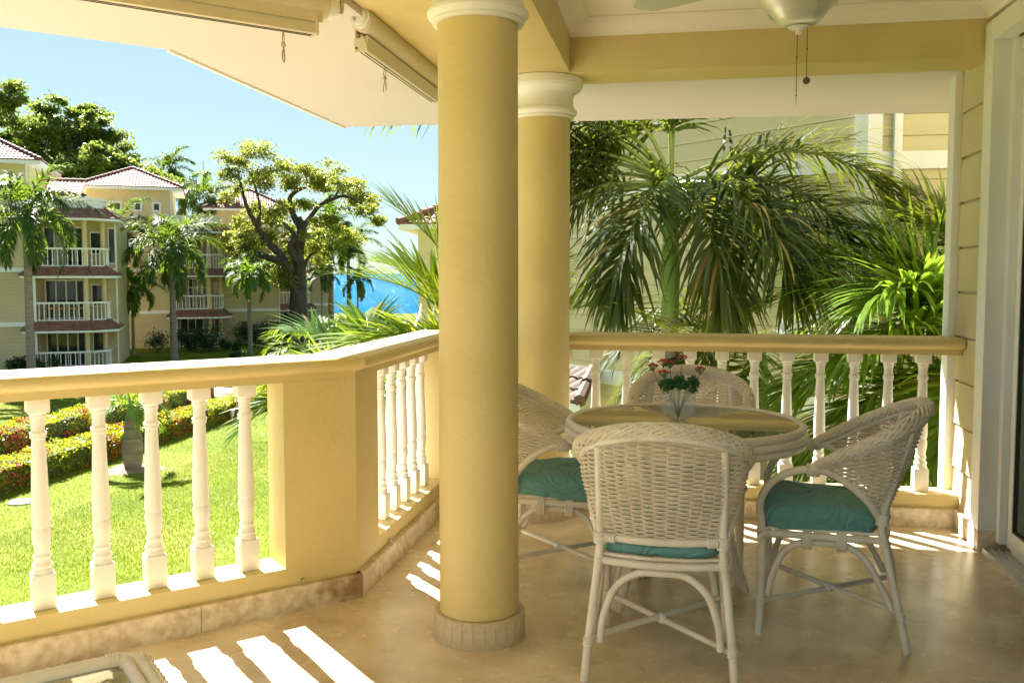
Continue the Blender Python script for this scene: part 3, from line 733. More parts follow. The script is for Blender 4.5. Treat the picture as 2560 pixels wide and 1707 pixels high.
def make_chair():
    P = {}
    pr = 0.0145
    for sgn, nm in ((1, 'l'), (-1, 'r')):
        y = lambda v: v * sgn
        # front leg flowing into the arm hoop
        hoop = crom([V(0.257, y(0.222), 0.0), V(0.250, y(0.224), 0.2), V(0.250, y(0.226), 0.40), V(0.259, y(0.232), 0.486), V(0.244, y(0.245), 0.545), V(0.206, y(0.252), 0.595),
                     V(0.143, y(0.260), 0.632), V(0.066, y(0.265), 0.645), V(0.010, y(0.262), 0.633), V(-0.061, y(0.248), 0.588), V(-0.120, y(0.230), 0.530), V(-0.156, y(0.207), 0.472)], 6)
        n0 = 13
        P['leg_f' + nm] = MB().tube(hoop[:n0 + 1], pr, 10)
        P['arm_' + nm] = MB().tube(hoop[n0:], pr, 10)
        rear = crom([V(-0.257, y(0.244), 0.0), V(-0.232, y(0.234), 0.126), V(-0.180, y(0.210), 0.36), V(-0.166, y(0.203), 0.43), V(-0.172, y(0.202), 0.50), V(-0.216, y(0.203), 0.66), V(-0.258, y(0.200), 0.790)], 6)
        P['leg_r' + nm] = MB().tube(rear[:13], pr, 10)
        P['back_post_' + nm] = MB().tube(rear[12:], pr, 10)
    fr = MB()
    ring = crom([V(0.25, 0.21, 0.385), V(0.25, -0.21, 0.385), V(0.20, -0.224, 0.388), V(-0.13, -0.208, 0.388), V(-0.175, -0.17, 0.386), V(-0.195, 0.0, 0.384), V(-0.175, 0.17, 0.386), V(-0.13, 0.208, 0.388), V(0.20, 0.224, 0.388)], 6, closed=True)
    fr.tube(ring, 0.0135, 8, closed=True)
    ring2 = [p + V(-p.x * 0.04, -p.y * 0.04, 0.020) for p in ring]
    fr.tube(ring2, 0.006, 6, closed=True)
    P['seat_frame'] = fr
    P['back_rail'] = MB().tube(crom([V(-0.166, 0.203, 0.470), V(-0.186, 0.10, 0.466), V(-0.192, 0, 0.465), V(-0.186, -0.10, 0.466), V(-0.166, -0.203, 0.470)], 5), 0.014, 9)
    ar = MB()
    for sgn in (1, -1):
        ar.tube(crom([V(0.228, sgn * 0.218, 0.148), V(0.212, sgn * 0.216, 0.225), V(0.17, sgn * 0.212, 0.32), V(0.105, sgn * 0.207, 0.358), V(0.03, sgn * 0.205, 0.361), V(-0.05, sgn * 0.204, 0.357),
                      V(-0.115, sgn * 0.206, 0.31), V(-0.165, sgn * 0.212, 0.225), V(-0.203, sgn * 0.222, 0.148)], 5), 0.0125, 8)
    for xx, w, off in ((0.244, 0.196, 0.0), (-0.215, 0.205, -1)):
        yy = [0.96, 0.92, 0.74, 0.40, 0.0]; zz = [0.125, 0.20, 0.30, 0.352, 0.357]
        xs = [xx] * 5 if off == 0 else [-0.225, -0.215, -0.202, -0.190, -0.187]
        h = [V(xs[i], w * yy[i], zz[i]) for i in range(5)]
        ar.tube(crom(h + [V(p.x, -p.y, p.z) for p in h[-2::-1]], 5), 0.0125, 8)
    P['arch_brace'] = ar
    cr = MB()
    cr.tube([V(0.250, 0.222, 0.126), V(-0.232, -0.234, 0.126)], 0.011, 8)
    cr.tube([V(0.250, -0.222, 0.140), V(-0.232, 0.234, 0.140)], 0.011, 8)
    cr.ball((0.009, 0.0, 0.133), 0.021, 10, 6)
    P['cross_stretcher'] = cr
    WR = []
    def wr(a, b, r, k):
        m_ = MB(); wrap(m_, a, b, r, k); WR.append(m_)
    for sgn in (1, -1):
        wr((0.250, sgn * 0.2245, 0.362), (0.251, sgn * 0.2258, 0.408), 0.0185, 5)
        wr((-0.176, sgn * 0.208, 0.368), (-0.168, sgn * 0.204, 0.405), 0.0185, 4)
        wr((-0.165, sgn * 0.2025, 0.444), (-0.170, sgn * 0.2022, 0.486), 0.024, 5)
        wr((0.096, sgn * 0.2635, 0.641), (0.052, sgn * 0.265, 0.645), 0.026, 6)
        wr((0.251, sgn * 0.222, 0.112), (0.251, sgn * 0.2225, 0.140), 0.0185, 3)
        wr((-0.236, sgn * 0.236, 0.112), (-0.230, sgn * 0.233, 0.140), 0.0185, 3)
        wr((-0.176, sgn * 0.185, 0.468), (-0.182, sgn * 0.15, 0.4665), 0.0178, 4)
        for xx in (0.09, -0.03):
            w = MB(); WR.append(w)
            for k in range(4):
                x0 = xx + (k - 1.5) * 0.0085
                c = V(x0, sgn * 0.2125, 0.3735)
                pts = [c + V(0, 0.0195 * math.cos(a), 0.034 * math.sin(a)) for a in np.linspace(0, 2 * math.pi, 15)[:-1]]
                w.tube(pts, 0.0045, 5, closed=True)
    for i_, m_ in enumerate(WR): P['wrapping_%d' % i_] = m_
    # rim of the back: core pole and braided strands
    rimp = [V(0.076, 0.264, 0.650), V(0.0, 0.271, 0.690), V(-0.09, 0.277, 0.738), V(-0.17, 0.267, 0.778), V(-0.235, 0.232, 0.812), V(-0.287, 0.160, 0.841), V(-0.313, 0.082, 0.857), V(-0.321, 0.0, 0.862)]
    rimp = rimp + [V(p.x, -p.y, p.z) for p in rimp[-2::-1]]
    rim = crom(rimp, 10)
    cum = [0.0]
    for i in range(1, len(rim)): cum.append(cum[-1] + (rim[i] - rim[i - 1]).length)
    L = cum[-1]
    def at(path, cm, d):
        d = min(max(d, 0), cm[-1]); i = min(int(np.searchsorted(cm, d, 'right')) - 1, len(path) - 2); i = max(i, 0)
        t = (d - cm[i]) / max(1e-9, cm[i + 1] - cm[i]); return path[i].lerp(path[i + 1], t), (path[i + 1] - path[i]).normalized()
    P['back_frame'] = MB().tube([p + V(-0.004 if abs(p.y) < 0.2 else 0, -0.006 * math.copysign(1, p.y) if abs(p.y) > 0.2 else 0, -0.026) for p in rim[3:-3]], 0.0125, 9)
    br = MB()
    br.tube(rim, 0.012, 8)
    K = 9; N = 150
    for k in range(K):
        pts = []
        for i in range(N + 1):
            d = L * i / N; p, tg = at(rim, cum, d)
            side = tg.cross(V(0, 0, 1)).normalized(); upv = side.cross(tg)
            end = min(1.0, min(d, L - d) / 0.10)
            a = 2 * math.pi * (k / K) + d / 0.30 * 2 * math.pi
            ra, rb = 0.0235 * (0.55 + 0.45 * end), 0.0185 * (0.6 + 0.4 * end)
            pts.append(p + side * (math.cos(a) * ra) + upv * (math.sin(a) * rb))
        br.tube(pts, 0.0062, 5)
    for sg in (1, -1):      # second, opposite lay of thin canes: gives the plaited look
        for k in range(4):
            pts = []
            for i in range(N + 1):
                d = L * i / N; p, tg = at(rim, cum, d)
                side = tg.cross(V(0, 0, 1)).normalized(); upv = side.cross(tg)
                end = min(1.0, min(d, L - d) / 0.10)
                a = 2 * math.pi * ((k + 0.5 * (sg > 0)) / 4) - d / 0.24 * 2 * math.pi * (1 if sg > 0 else 0.93)
                pts.append(p + side * (math.cos(a) * 0.0255 * (0.55 + 0.45 * end)) + upv * (math.sin(a) * 0.0205 * (0.6 + 0.4 * end)))
            br.tube(pts, 0.0042, 4)
    P['braided_rim'] = br
    # woven shell between rim and hoop / back rail
    low = [V(0.060, 0.262, 0.640), V(0.005, 0.258, 0.628), V(-0.061, 0.243, 0.583), V(-0.120, 0.226, 0.526), V(-0.158, 0.198, 0.478), V(-0.180, 0.13, 0.472), V(-0.188, 0.06, 0.471), V(-0.189, 0.0, 0.471)]
    low = low + [V(p.x, -p.y, p.z) for p in low[-2::-1]]
    lowc = crom(low, 10)
    nS = 120
    lc = [0.0]
    for i in range(1, len(lowc)): lc.append(lc[-1] + (lowc[i] - lowc[i - 1]).length)
    # match parameters so the spokes fan out: sides get more of the rim than of the lower edge
    spokes = []
    for i in range(nS + 1):
        s = i / nS
        B, _ = at(lowc, lc, lc[-1] * s)
        ss = 0.5 + 0.5 * math.copysign(abs(2 * s - 1) ** 0.93, 2 * s - 1)
        T, _ = at(rim, cum, L * (0.015 + 0.97 * ss)); T = T - V(0, 0, 0.012)
        spokes.append((B, T))
    def surf(i, t):
        B, T = spokes[i]; p = B.lerp(T, t); out = V(p.x + 0.02, p.y, 0)
        if out.length > 1e-6: out.normalize()
        return p + out * (0.012 * math.sin(math.pi * t)), out
    we = MB()
    z = 0.476; row = 0
    while z < 0.852:
        run = []
        for i in range(nS + 1):
            B, T = spokes[i]
            zz = z + 0.0
            if B.z + 0.002 < zz < T.z - 0.002:
                t = (zz - B.z) / (T.z - B.z); p, out = surf(i, t)
                off = 0.0055 * math.cos(math.pi * (i / 4 + row))
                run.append(p + out * off + V(0, 0, random.uniform(-0.0006, 0.0006)))
            else:
                if len(run) > 2: we.tube(run, 0.0034, 4, caps=False)
                run = []
        if len(run) > 2: we.tube(run, 0.0034, 4, caps=False)
        z += 0.0078; row += 1
    P['woven_back'] = we
    sp = MB()
    for i in range(2, nS, 4):
        sp.tube([surf(i, t)[0] for t in (0.0, 0.25, 0.5, 0.75, 1.0)], 0.003, 4, caps=False)
    P['back_spokes'] = sp
    # cushion
    cu = MB(); nz = 7; seg = 56; prof = [(0.86, 0.402), (0.96, 0.405), (1.0, 0.418), (1.012, 0.437), (1.012, 0.455), (0.995, 0.474), (0.955, 0.489), (0.86, 0.498), (0.6, 0.505), (0.3, 0.509), (0.02, 0.510)]
    vs = []; fs = []
    for k, z_ in prof:
        for i in range(seg):
            a = 2 * math.pi * i / seg; ca, sa = math.cos(a), math.sin(a)
            e = 0.42
            x = math.copysign(abs(ca) ** e, ca); yv = math.copysign(abs(sa) ** e, sa)
            hw = 0.222 + 0.02 * x
            vs.append((0.055 + x * 0.222 * k, yv * hw * k, z_ + 0.004 * math.sin(5 * a)))
    for r in range(len(prof) - 1):
        for i in range(seg):
            j = (i + 1) % seg; fs.append((r * seg + i, r * seg + j, (r + 1) * seg + j, (r + 1) * seg + i))
    fs.append(tuple(range(seg - 1, -1, -1))); fs.append(tuple((len(prof) - 1) * seg + i for i in range(seg)))
    cu.add(vs, fs)
    P['cushion'] = cu
    pp = MB()
    for lev in (3,):
        pp.tube([V(*vs[lev * seg + i]) * 1.0 + V(0, 0, 0.001) for i in range(seg)], 0.0028, 5, closed=True)
    P['piping'] = pp
    out = {}
    for k, mb in P.items():
        m = M['wicker'] if k in ('woven_back', 'braided_rim', 'back_spokes') else M['cushion'] if k in ('cushion', 'piping') else M['rattan']
        out[k] = mb.mesh('chair_' + k, m, smooth=60 if k != 'woven_back' else 70)
    return out
CH = make_chair()
CHAIR_PARTS = [('leg', ['leg_fl', 'leg_fr', 'leg_rl', 'leg_rr']), ('arm', ['arm_l', 'arm_r']), ('back_post', ['back_post_l', 'back_post_r']), ('seat_frame', ['seat_frame']), ('back_rail', ['back_rail']),
               ('arch_brace', ['arch_brace']), ('cross_stretcher', ['cross_stretcher']), ('wrapping', [k for k in CH if k.startswith('wrapping')]), ('back_frame', ['back_frame']), ('braided_rim', ['braided_rim']),
               ('woven_back', ['woven_back']), ('cushion', ['cushion'])]
CHG = 'wicker armchairs round the glass table'
ch0 = thing('wicker_armchair', 'wicker armchair seen from behind, nearest the viewer at the round table', 'armchair', (-0.036, 3.196, 0), R(88.6), CHG)
for nm, keys in CHAIR_PARTS:
    for k in keys:
        o = place(nm, CH[k], ch0)
        if nm == 'cushion': place('piping', CH['piping'], o)
        if nm == 'woven_back': place('spokes', CH['back_spokes'], o)
dup(ch0, (0.606, 3.647, 0), math.atan2(0.15, -0.989), 'wicker armchair in side view on the right of the table with its teal cushion showing', CHG)
dup(ch0, (-0.51, 3.97, 0), R(-2.5), 'wicker armchair on the left of the table, half hidden by the front column', CHG)
dup(ch0, (0.075, 4.42, 0), R(-90), 'wicker armchair on the far side of the table against the rear railing', CHG)

# ------------------------------------------------------------------ round glass table
tx, ty = 0.036, 3.771
tb = thing('round_table', 'round glass-topped rattan table between four wicker armchairs', 'table', (tx, ty, 0))
build(MB().lathe([(0.001, 0.740), (0.446, 0.740), (0.449, 0.743), (0.449, 0.747), (0.446, 0.750), (0.001, 0.750)], 96), 'glass_top', M['table_glass'], tb, smooth=30)
for rr, zz, r in ((0.466, 0.741, 0.0165), (0.474, 0.712, 0.0165), (0.468, 0.683, 0.0165)):
    build(MB().tube([V(rr * math.cos(a), rr * math.sin(a), zz) for a in np.linspace(0, 2 * math.pi, 97)[:-1]], r, 10, closed=True), 'rim_pole', M['table_rattan'], tb, smooth=60)
us = MB(); us.lathe([(0.452, 0.700), (0.452, 0.726), (0.445, 0.738), (0.440, 0.738), (0.440, 0.700)], 72); build(us, 'apron', M['table_rattan'], tb, smooth=40)
for k in range(4):
    a0 = R(213 + 90 * k)
    lg = MB()
    for j in (-1, 0, 1):
        off = V(-math.sin(a0), math.cos(a0), 0) * (0.022 * j)
        e = V(math.cos(a0), math.sin(a0), 0)
        lg.tube(crom([e * 0.31 + off * 1.1, e * 0.27 + off + V(0, 0, 0.12), e * 0.20 + off * 0.9 + V(0, 0, 0.30), e * 0.165 + off * 0.9 + V(0, 0, 0.45), e * 0.23 + off + V(0, 0, 0.60), e * 0.40 + off * 1.1 + V(0, 0, 0.69)], 6), 0.0125, 8)
    lo = build(lg, 'leg', M['table_rattan'], tb, smooth=60)
w = MB(); 
for zz in (0.43, 0.44, 0.45, 0.46, 0.47):
    w.tube([V(0.18 * math.cos(a), 0.18 * math.sin(a), zz) for a in np.linspace(0, 2 * math.pi, 33)[:-1]], 0.0065, 6, closed=True)
build(w, 'binding', M['table_rattan'], tb, smooth=60)

# glass bowl vase with sprigs
vx, vy = 0.013, 3.78
vz = 0.7512
vase = thing('vase', 'clear round glass bowl vase standing on the glass table', 'vase', (vx, vy, vz))
pro = []
Rv = 0.071
for a in np.linspace(-math.pi / 2 + 0.38, math.pi / 2 - 0.62, 18): pro.append((Rv * math.cos(a), Rv * (math.sin(a) + math.sin(math.pi / 2 - 0.38))))
inn = [(max(0.001, r - 0.003), z + (0.003 if i == 0 else 0)) for i, (r, z) in enumerate(pro)]
pro = [(0.001, pro[0][1])] + pro + [(pro[-1][0] - 0.0015, pro[-1][1] + 0.0012)]
build(MB().lathe(pro, 40), 'bowl', M['glass'], vase, smooth=60)
bq = thing('flower_bunch', 'artificial sprigs with tiny red blossoms standing in the glass bowl vase', 'flowers', (vx, vy, vz + 0.006))
sm = MB(); heads = [(-0.060, 0.0, 0.238), (-0.005, 0.02, 0.262), (-0.098, 0.012, 0.215), (0.083, -0.01, 0.206), (-0.045, -0.035, 0.196), (0.012, -0.01, 0.276), (-0.075, 0.03, 0.205)]
heads = [(-0.062, 0.0, 0.232), (0.012, 0.01, 0.250), (-0.105, 0.012, 0.212), (0.088, -0.012, 0.205), (-0.058, -0.035, 0.190), (-0.035, 0.03, 0.222)]
for (x, y, z) in heads:
    sm.tube(crom([V(x * 0.05, y * 0.05, 0.012), V(x * 0.25, y * 0.25, 0.06), V(x * 0.65, y * 0.65, z * 0.55), V(x, y, z * 0.93)], 5), [0.0022] * 6 + [0.0013] * 10, 6)
for k in range(8):
    a = k * 0.8; sm.tube(crom([V(0, 0, 0.015), V(0.018 * math.cos(a), 0.018 * math.sin(a), 0.06), V(0.055 * math.cos(a), 0.045 * math.sin(a), 0.125)], 4), 0.0016, 5)
sm.tube([V(0, 0, 0.0), V(0, 0, 0.045)], 0.0052, 8)
build(sm, 'stems', M['stem'], bq)
def blossom_head(c, n, spread):
    mb = MB()
    for i in range(n):
        a = random.uniform(0, 6.28); r = spread * math.sqrt(random.random()); p = V(c[0] + r * math.cos(a), c[1] + r * math.sin(a), c[2] + 0.010 * (1 - (r / spread) ** 2) + random.uniform(-0.002, 0.002))
        mb.ball(p, 0.0033, 6, 4); mb.mi = 1
        mb.tube([V(c[0], c[1], c[2] - 0.022), p - V(0, 0, 0.003)], 0.0006, 4, caps=False); mb.mi = 0
    return mb
for (x, y, z) in heads:
    build(blossom_head((x, y, z), 30, 0.024), 'blossom', [M['blossom'], M['stem']], bq, smooth=60)
def sprig_cloud(n, cen, rad, size):
    c = np.array(cen); pts = rng.normal(size=(n, 3)); pts /= np.linalg.norm(pts, axis=1)[:, None]; pts *= (rng.random((n, 1)) ** 0.5)
    return c + pts * np.array(rad)
def leaf_quads(P, size, upb=0.3, asp=0.55, jit=0.5):
    n = len(P)
    d = rng.normal(size=(n, 3)); d /= np.linalg.norm(d, axis=1)[:, None]
    nn = rng.normal(size=(n, 3)); nn[:, 2] += upb * 3; nn /= np.linalg.norm(nn, axis=1)[:, None]
    s = np.cross(d, nn); s /= (np.linalg.norm(s, axis=1)[:, None] + 1e-9); d = np.cross(nn, s)
    sz = size * (1 - jit / 2 + jit * rng.random((n, 1)))
    v = np.stack([P - d * sz * 0.5, P + s * sz * asp * 0.5, P + d * sz * 0.5 - nn * sz * 0.1, P - s * sz * asp * 0.5], axis=1).reshape(-1, 3)
    q = np.arange(n * 4).reshape(-1, 4)
    return v, q
cl = [sprig_cloud(420, (0.0, 0, 0.145), (0.055, 0.05, 0.028), 0), sprig_cloud(300, (-0.05, 0, 0.137), (0.032, 0.035, 0.028), 0), sprig_cloud(280, (0.058, 0, 0.143), (0.028, 0.03, 0.038), 0), sprig_cloud(60, (0.005, 0, 0.165), (0.03, 0.03, 0.022), 0)]
v_, q_ = leaf_quads(np.concatenate(cl), 0.015)
place('foliage', fast_mesh('foliage', v_, q_, M['sprig']), bq)

# ------------------------------------------------------------------ low rattan table in the near left corner
lt = thing('low_table', 'corner of a low pale rattan table with glass inlay at the bottom left', 'table', (-1.262, 1.958, 0), R(-135))
# local: corner at origin, table extends to +x (along the parapet, toward the viewer) and +y (inward)
def lrect(i, z, r=0.05, X=1.0, Y=0.62):
    pts = []
    for cx, cy, a0 in ((i + r, i + r, 180), (X - i - r, i + r, 270), (X - i - r, Y - i - r, 0), (i + r, Y - i - r, 90)):
        for a in np.linspace(a0, a0 + 90, 6): pts.append(V(cx + r * math.cos(R(a)), cy + r * math.sin(R(a)), z))
    return pts
def dense(pts, n=6):
    out = []
    for i in range(len(pts)):
        a = pts[i]; b = pts[(i + 1) % len(pts)]; k = max(1, int((b - a).length / 0.008))
        for j in range(k): out.append(a.lerp(b, j / k))
    return out
for i, (ins, zz, r) in enumerate(((0.018, 0.440, 0.0150), (0.048, 0.444, 0.0150))):
    build(MB().tube(lrect(ins, zz, 0.05 if i == 0 else 0.02), r, 10, closed=True), 'rim_pole', M['table_rattan'], lt, smooth=60)
brd = MB(); base = dense(lrect(0.0, 0.436, 0.06))
for k in range(3):
    pts = []
    for i, p in enumerate(base):
        a = 2 * math.pi * (k / 3 + i * 0.008 / 0.075); pts.append(p + V(0.5, 0.5, 0).normalized() * 0.007 * math.cos(a) + V(0, 0, 0.009 * math.sin(a)))
    brd.tube(pts[::2], 0.0068, 6, closed=True)
build(brd, 'braid', M['table_rattan'], lt, smooth=60)
build(MB().box((0.5, 0.31, 0.440), (0.88, 0.50, 0.008)), 'glass_inlay', M['table_glass'], lt, smooth=0)
ws = MB()
for i in range(44):
    pts = [V(0.07 + 0.02 * j, 0.06 + 0.0115 * i, 0.405 + (0.003 if (i + j) % 2 else -0.003)) for j in range(44)]
    ws.tube(pts, 0.0042, 4, caps=False)
for j in range(22):
    x = 0.07 + 0.04 * j; ws.tube([V(x, 0.06, 0.405), V(x, 0.56, 0.405)], 0.004, 4, caps=False)
build(ws, 'woven_shelf', M['wicker'], lt, smooth=60)
lw = MB()
for a, b in (((0.085, 0.018, 0.44), (0.055, 0.018, 0.44)), ((0.018, 0.085, 0.44), (0.018, 0.055, 0.44)), ((0.085, 0.048, 0.444), (0.06, 0.048, 0.444)), ((0.048, 0.085, 0.444), (0.048, 0.06, 0.444))):
    wrap(lw, a, b, 0.0185, 4)
build(lw, 'binding', M['table_rattan'], lt, smooth=60)
for cx, cy in ((0.06, 0.06), (0.94, 0.06), (0.94, 0.56), (0.06, 0.56)):
    build(MB().tube([V(cx, cy, 0), V(cx, cy, 0.43)], 0.018, 10), 'leg', M['table_rattan'], lt, smooth=60)
# ------------------------------------------------------------------ ground, path, sea
GZ = -4.0
gv = []; gf = []
for w_, z_ in ((-60, GZ), (120, GZ), (150, GZ - 1.2), (200, GZ - 5.2)):
    for u_ in (-320, 320): gv.append(G(u_, w_, z_))
for i in range(3): gf.append((2 * i, 2 * i + 1, 2 * i + 3, 2 * i + 2))
mb = MB(); mb.add(gv, gf); structure(build(mb, 'lawn_ground', M['lawn'], smooth=0))
mb = MB(); mb.add([G(-30000, 130, -8), G(30000, 130, -8), G(30000, 40000, -8), G(-30000, 40000, -8)], [(0, 1, 2, 3)])
structure(build(mb, 'sea', M['sea'], smooth=0))
pz = GZ + 0.03
path = MB()
path.prism([(-19.25, 8), (-17.25, 8), (-17.05, 36.4), (-19.1, 36.4)], GZ - 0.05, pz)
path.prism([(-30, 36.4), (-8, 36.4), (-8, 39.4), (-30, 39.4)], GZ - 0.05, pz + 0.004)
structure(build(path, 'garden_path', M['path'], smooth=0))
bounce_pad = MB(); bounce_pad.prism([(-11.5, -14), (8, -14), (8, 4.5), (-1.6, 6.5), (-5.0, 11.0), (-9.0, 11.0), (-11.5, 8.0)], GZ - 0.05, GZ + 0.03)  # added out of view below the balcony to bounce neutral light upward
structure(build(bounce_pad, 'unseen_bounce_paving', M['bounce_paving'], smooth=0))
sbed = MB(); sbed.lathe([(0.001, 0.05), (0.45, 0.04), (0.62, 0.022), (0.72, 0.004)], 22)
for i, (x, y, z) in enumerate(sbed.v):
    k = 1 + 0.18 * math.sin(3 * math.atan2(y, x) + 1) + 0.1 * random.random(); sbed.v[i] = (x * k, y * k, z)
so = build(sbed, 'soil_bed', M['soil'], smooth=60, loc=(-14.63, 22.5, GZ)); structure(so)

def grass_patch(n, x0, x1, y0, y1, excl):
    P = np.column_stack([x0 + (x1 - x0) * rng.random(n), y0 + (y1 - y0) * rng.random(n), np.full(n, GZ)])
    keep = np.ones(n, bool)
    for a, b, c, d in excl: keep &= ~((P[:, 0] > a) & (P[:, 0] < b) & (P[:, 1] > c) & (P[:, 1] < d))
    P = P[keep]; n = len(P)
    h = 0.03 + 0.03 * rng.random(n); an = rng.random(n) * 6.283; ln = 0.03 * rng.normal(size=(n, 2))
    wv = np.column_stack([np.cos(an), np.sin(an), np.zeros(n)]) * 0.006
    tip = P + np.column_stack([ln[:, 0], ln[:, 1], h])
    v = np.stack([P - wv, P + wv, tip], axis=1).reshape(-1, 3)
    return v, np.arange(n * 3).reshape(-1, 3)
ex = [(-19.3, -16.9, 8, 36.5), (-30, -8, 36.3, 39.5)]
v1, q1 = grass_patch(150000, -27, -9, 14, 44, ex)
v2, q2 = grass_patch(60000, -13.5, -3.0, 9, 27, ex)
stuff(place('grass', fast_mesh('grass', np.concatenate([v1, v2]), np.concatenate([q1, q2 + len(v1)]), M['grass_blade'])))

# ------------------------------------------------------------------ clipped flowering hedges
def hedge(label, x0, x1, y0, y1, h, nl, nf, group='clipped hedges with red flowers'):
    cx, cy = (x0 + x1) / 2, (y0 + y1) / 2
    t = thing('flowering_hedge', label, 'hedge', (cx, cy, GZ), 0, group)
    lx, ly = x1 - x0, y1 - y0
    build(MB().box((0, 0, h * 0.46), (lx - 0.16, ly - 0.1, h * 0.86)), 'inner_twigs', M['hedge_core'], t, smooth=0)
    def pts(n, out):
        a = rng.random(n); P = np.zeros((n, 3))
        top = a < 0.52
        P[:, 0] = (rng.random(n) - 0.5) * lx; P[:, 1] = (rng.random(n) - 0.5) * ly; P[:, 2] = rng.random(n) * h
        P[top, 2] = h + (rng.random(top.sum()) - 0.62) * 0.12
        side = ~top; s = np.sign(rng.random(side.sum()) - 0.5)
        if lx < ly: P[side, 0] = s * (lx / 2 + (rng.random(side.sum()) - 0.6) * 0.11)
        else: P[side, 1] = s * (ly / 2 + (rng.random(side.sum()) - 0.6) * 0.11)
        wob = 0.05 * np.sin(P[:, 0] * 3.1 + P[:, 1] * 2.3) + 0.04 * np.sin(P[:, 1] * 5.7 + 1)
        P[:, 2] += np.where(top, wob, 0) + out
        if lx < ly: P[:, 0] += np.where(side, wob * 0.8, 0)
        return P
    v, q = leaf_quads(pts(nl, 0), 0.085, upb=0.15)
    place('foliage', fast_mesh('foliage', v, q, M['lf_hedge']), t)
    P = pts(nf * 3, 0.0)
    d = np.sin(P[:, 0] * 2.9 + P[:, 1] * 1.7) + np.sin(P[:, 1] * 3.3 + P[:, 2] * 4) + 0.9 * (h - P[:, 2])
    P = P[np.argsort(-d)[:nf]]
    P = np.repeat(P, 4, axis=0) + rng.normal(size=(len(P) * 4, 3)) * 0.022
    v, q = leaf_quads(P, 0.05, upb=0.3, asp=0.8)
    place('flowers', fast_mesh('flowers', v, q, M['petal']), t)
hedge('low clipped hedge with red flowers along the near lawn, nearest row', -17.1, -16.0, 11, 36.2, 0.66, 24000, 1700)
hedge('clipped hedge thick with red flowers on the far side of the garden path', -20.5, -19.35, 12, 36.0, 0.72, 22000, 3000)
hedge('dark flowering hedge across the far end of the garden path', -26, -8.5, 39.9, 41.0, 0.75, 12000, 800)

# ------------------------------------------------------------------ clay tile roofs
def tile_slope(mb, A, B, C, D, pitch=0.21, row=0.34, amp=0.035, step=0.03, sub=4, maxcols=400):
    A, B, C, D = map(Vector, (A, B, C, D))
    u = (B - A).normalized()
    nrm = u.cross(D - A).normalized()
    if nrm.z < 0: nrm = -nrm
    v = nrm.cross(u).normalized()
    if v.dot(D - A) < 0: v = -v
    H = (D - A).dot(v); uD = (D - A).dot(u); uB = (B - A).dot(u); uC = (C - A).dot(u)
    nr = max(1, int(round(H / row)))
    umin = min(0, uD); umax = max(uB, uC)
    ncol = int((umax - umin) / (pitch / sub)) + 2
    us = [umin + i * pitch / sub for i in range(ncol)]
    for r in range(nr):
        v0, v1 = H * r / nr, H * (r + 1) / nr
        rows = []
        for vv, lift in ((v0, step), (v1, 0.0)):
            t = vv / H; lo = uD * t; hi = uB + (uC - uB) * t
            rows.append([(min(max(x, lo), hi), vv, lift) for x in us])
        vs = []
        for rw in rows:
            for (x, vv, lift) in rw:
                h = amp * abs(math.sin(math.pi * x / pitch)) + lift
                vs.append(A + u * x + v * vv + nrm * h)
        nck = len(us); fs = []
        for i in range(nck - 1):
            a0, a1 = rows[0][i][0], rows[0][i + 1][0]; b0, b1 = rows[1][i][0], rows[1][i + 1][0]
            if a1 - a0 < 1e-5 and b1 - b0 < 1e-5: continue
            fs.append((i, i + 1, nck + i + 1, nck + i))
        # front lip of the row
        o = len(vs); vs += [p - nrm * (step + 0.012) for p in vs[:nck]]
        for i in range(nck - 1):
            if rows[0][i + 1][0] - rows[0][i][0] > 1e-5: fs.append((o + i, o + i + 1, i + 1, i))
        mb.add(vs, fs)

def ridge(mb, a, b, r=0.11, seg=0.36):
    a = Vector(a); b = Vector(b); L = (b - a).length; n = max(1, int(L / seg)); d = (b - a) / n
    for i in range(n):
        p = a + d * i
        mb.tube([p + V(0, 0, 0.02), p + d * 1.02 + V(0, 0, 0.0)], [r * 1.08, r * 0.92], 8)

def hip_roof(parent, x0, x1, y0, y1, ze, zr, mt, name='roof', pitch=0.21):
    """hip roof over a rectangle; ridge along the longer side"""
    mb = MB(); lx, ly = x1 - x0, y1 - y0
    if lx >= ly: r0, r1 = V(x0 + ly / 2, (y0 + y1) / 2, zr), V(x1 - ly / 2, (y0 + y1) / 2, zr)
    else: r0, r1 = V((x0 + x1) / 2, y0 + lx / 2, zr), V((x0 + x1) / 2, y1 - lx / 2, zr)
    a, b, c, d = V(x0, y0, ze), V(x1, y0, ze), V(x1, y1, ze), V(x0, y1, ze)
    if lx >= ly:
        tile_slope(mb, a, b, r1, r0, pitch); tile_slope(mb, b, c, r1, r1, pitch); tile_slope(mb, c, d, r0, r1, pitch); tile_slope(mb, d, a, r0, r0, pitch)
        hips = ((a, r0), (d, r0), (b, r1), (c, r1), (r0, r1))
    else:
        tile_slope(mb, a, b, r0, r0, pitch); tile_slope(mb, b, c, r1, r0, pitch); tile_slope(mb, c, d, r1, r1, pitch); tile_slope(mb, d, a, r0, r1, pitch)
        hips = ((a, r0), (b, r0), (c, r1), (d, r1), (r0, r1))
    o = build(mb, name, mt, parent, smooth=35)
    rb = MB()
    for p, q in hips:
        if (q - p).length > 0.3: ridge(rb, p + V(0, 0, 0.04), q + V(0, 0, 0.04))
    build(rb, 'ridge_tiles', mt, o, smooth=40)
    fb = MB()
    fb.prism([(x0 + 0.05, y0 + 0.05), (x1 - 0.05, y0 + 0.05), (x1 - 0.05, y1 - 0.05), (x0 + 0.05, y1 - 0.05)], ze - 0.2, ze - 0.012)
    build(fb, 'fascia', M['far_white'], o, smooth=0)
    return o

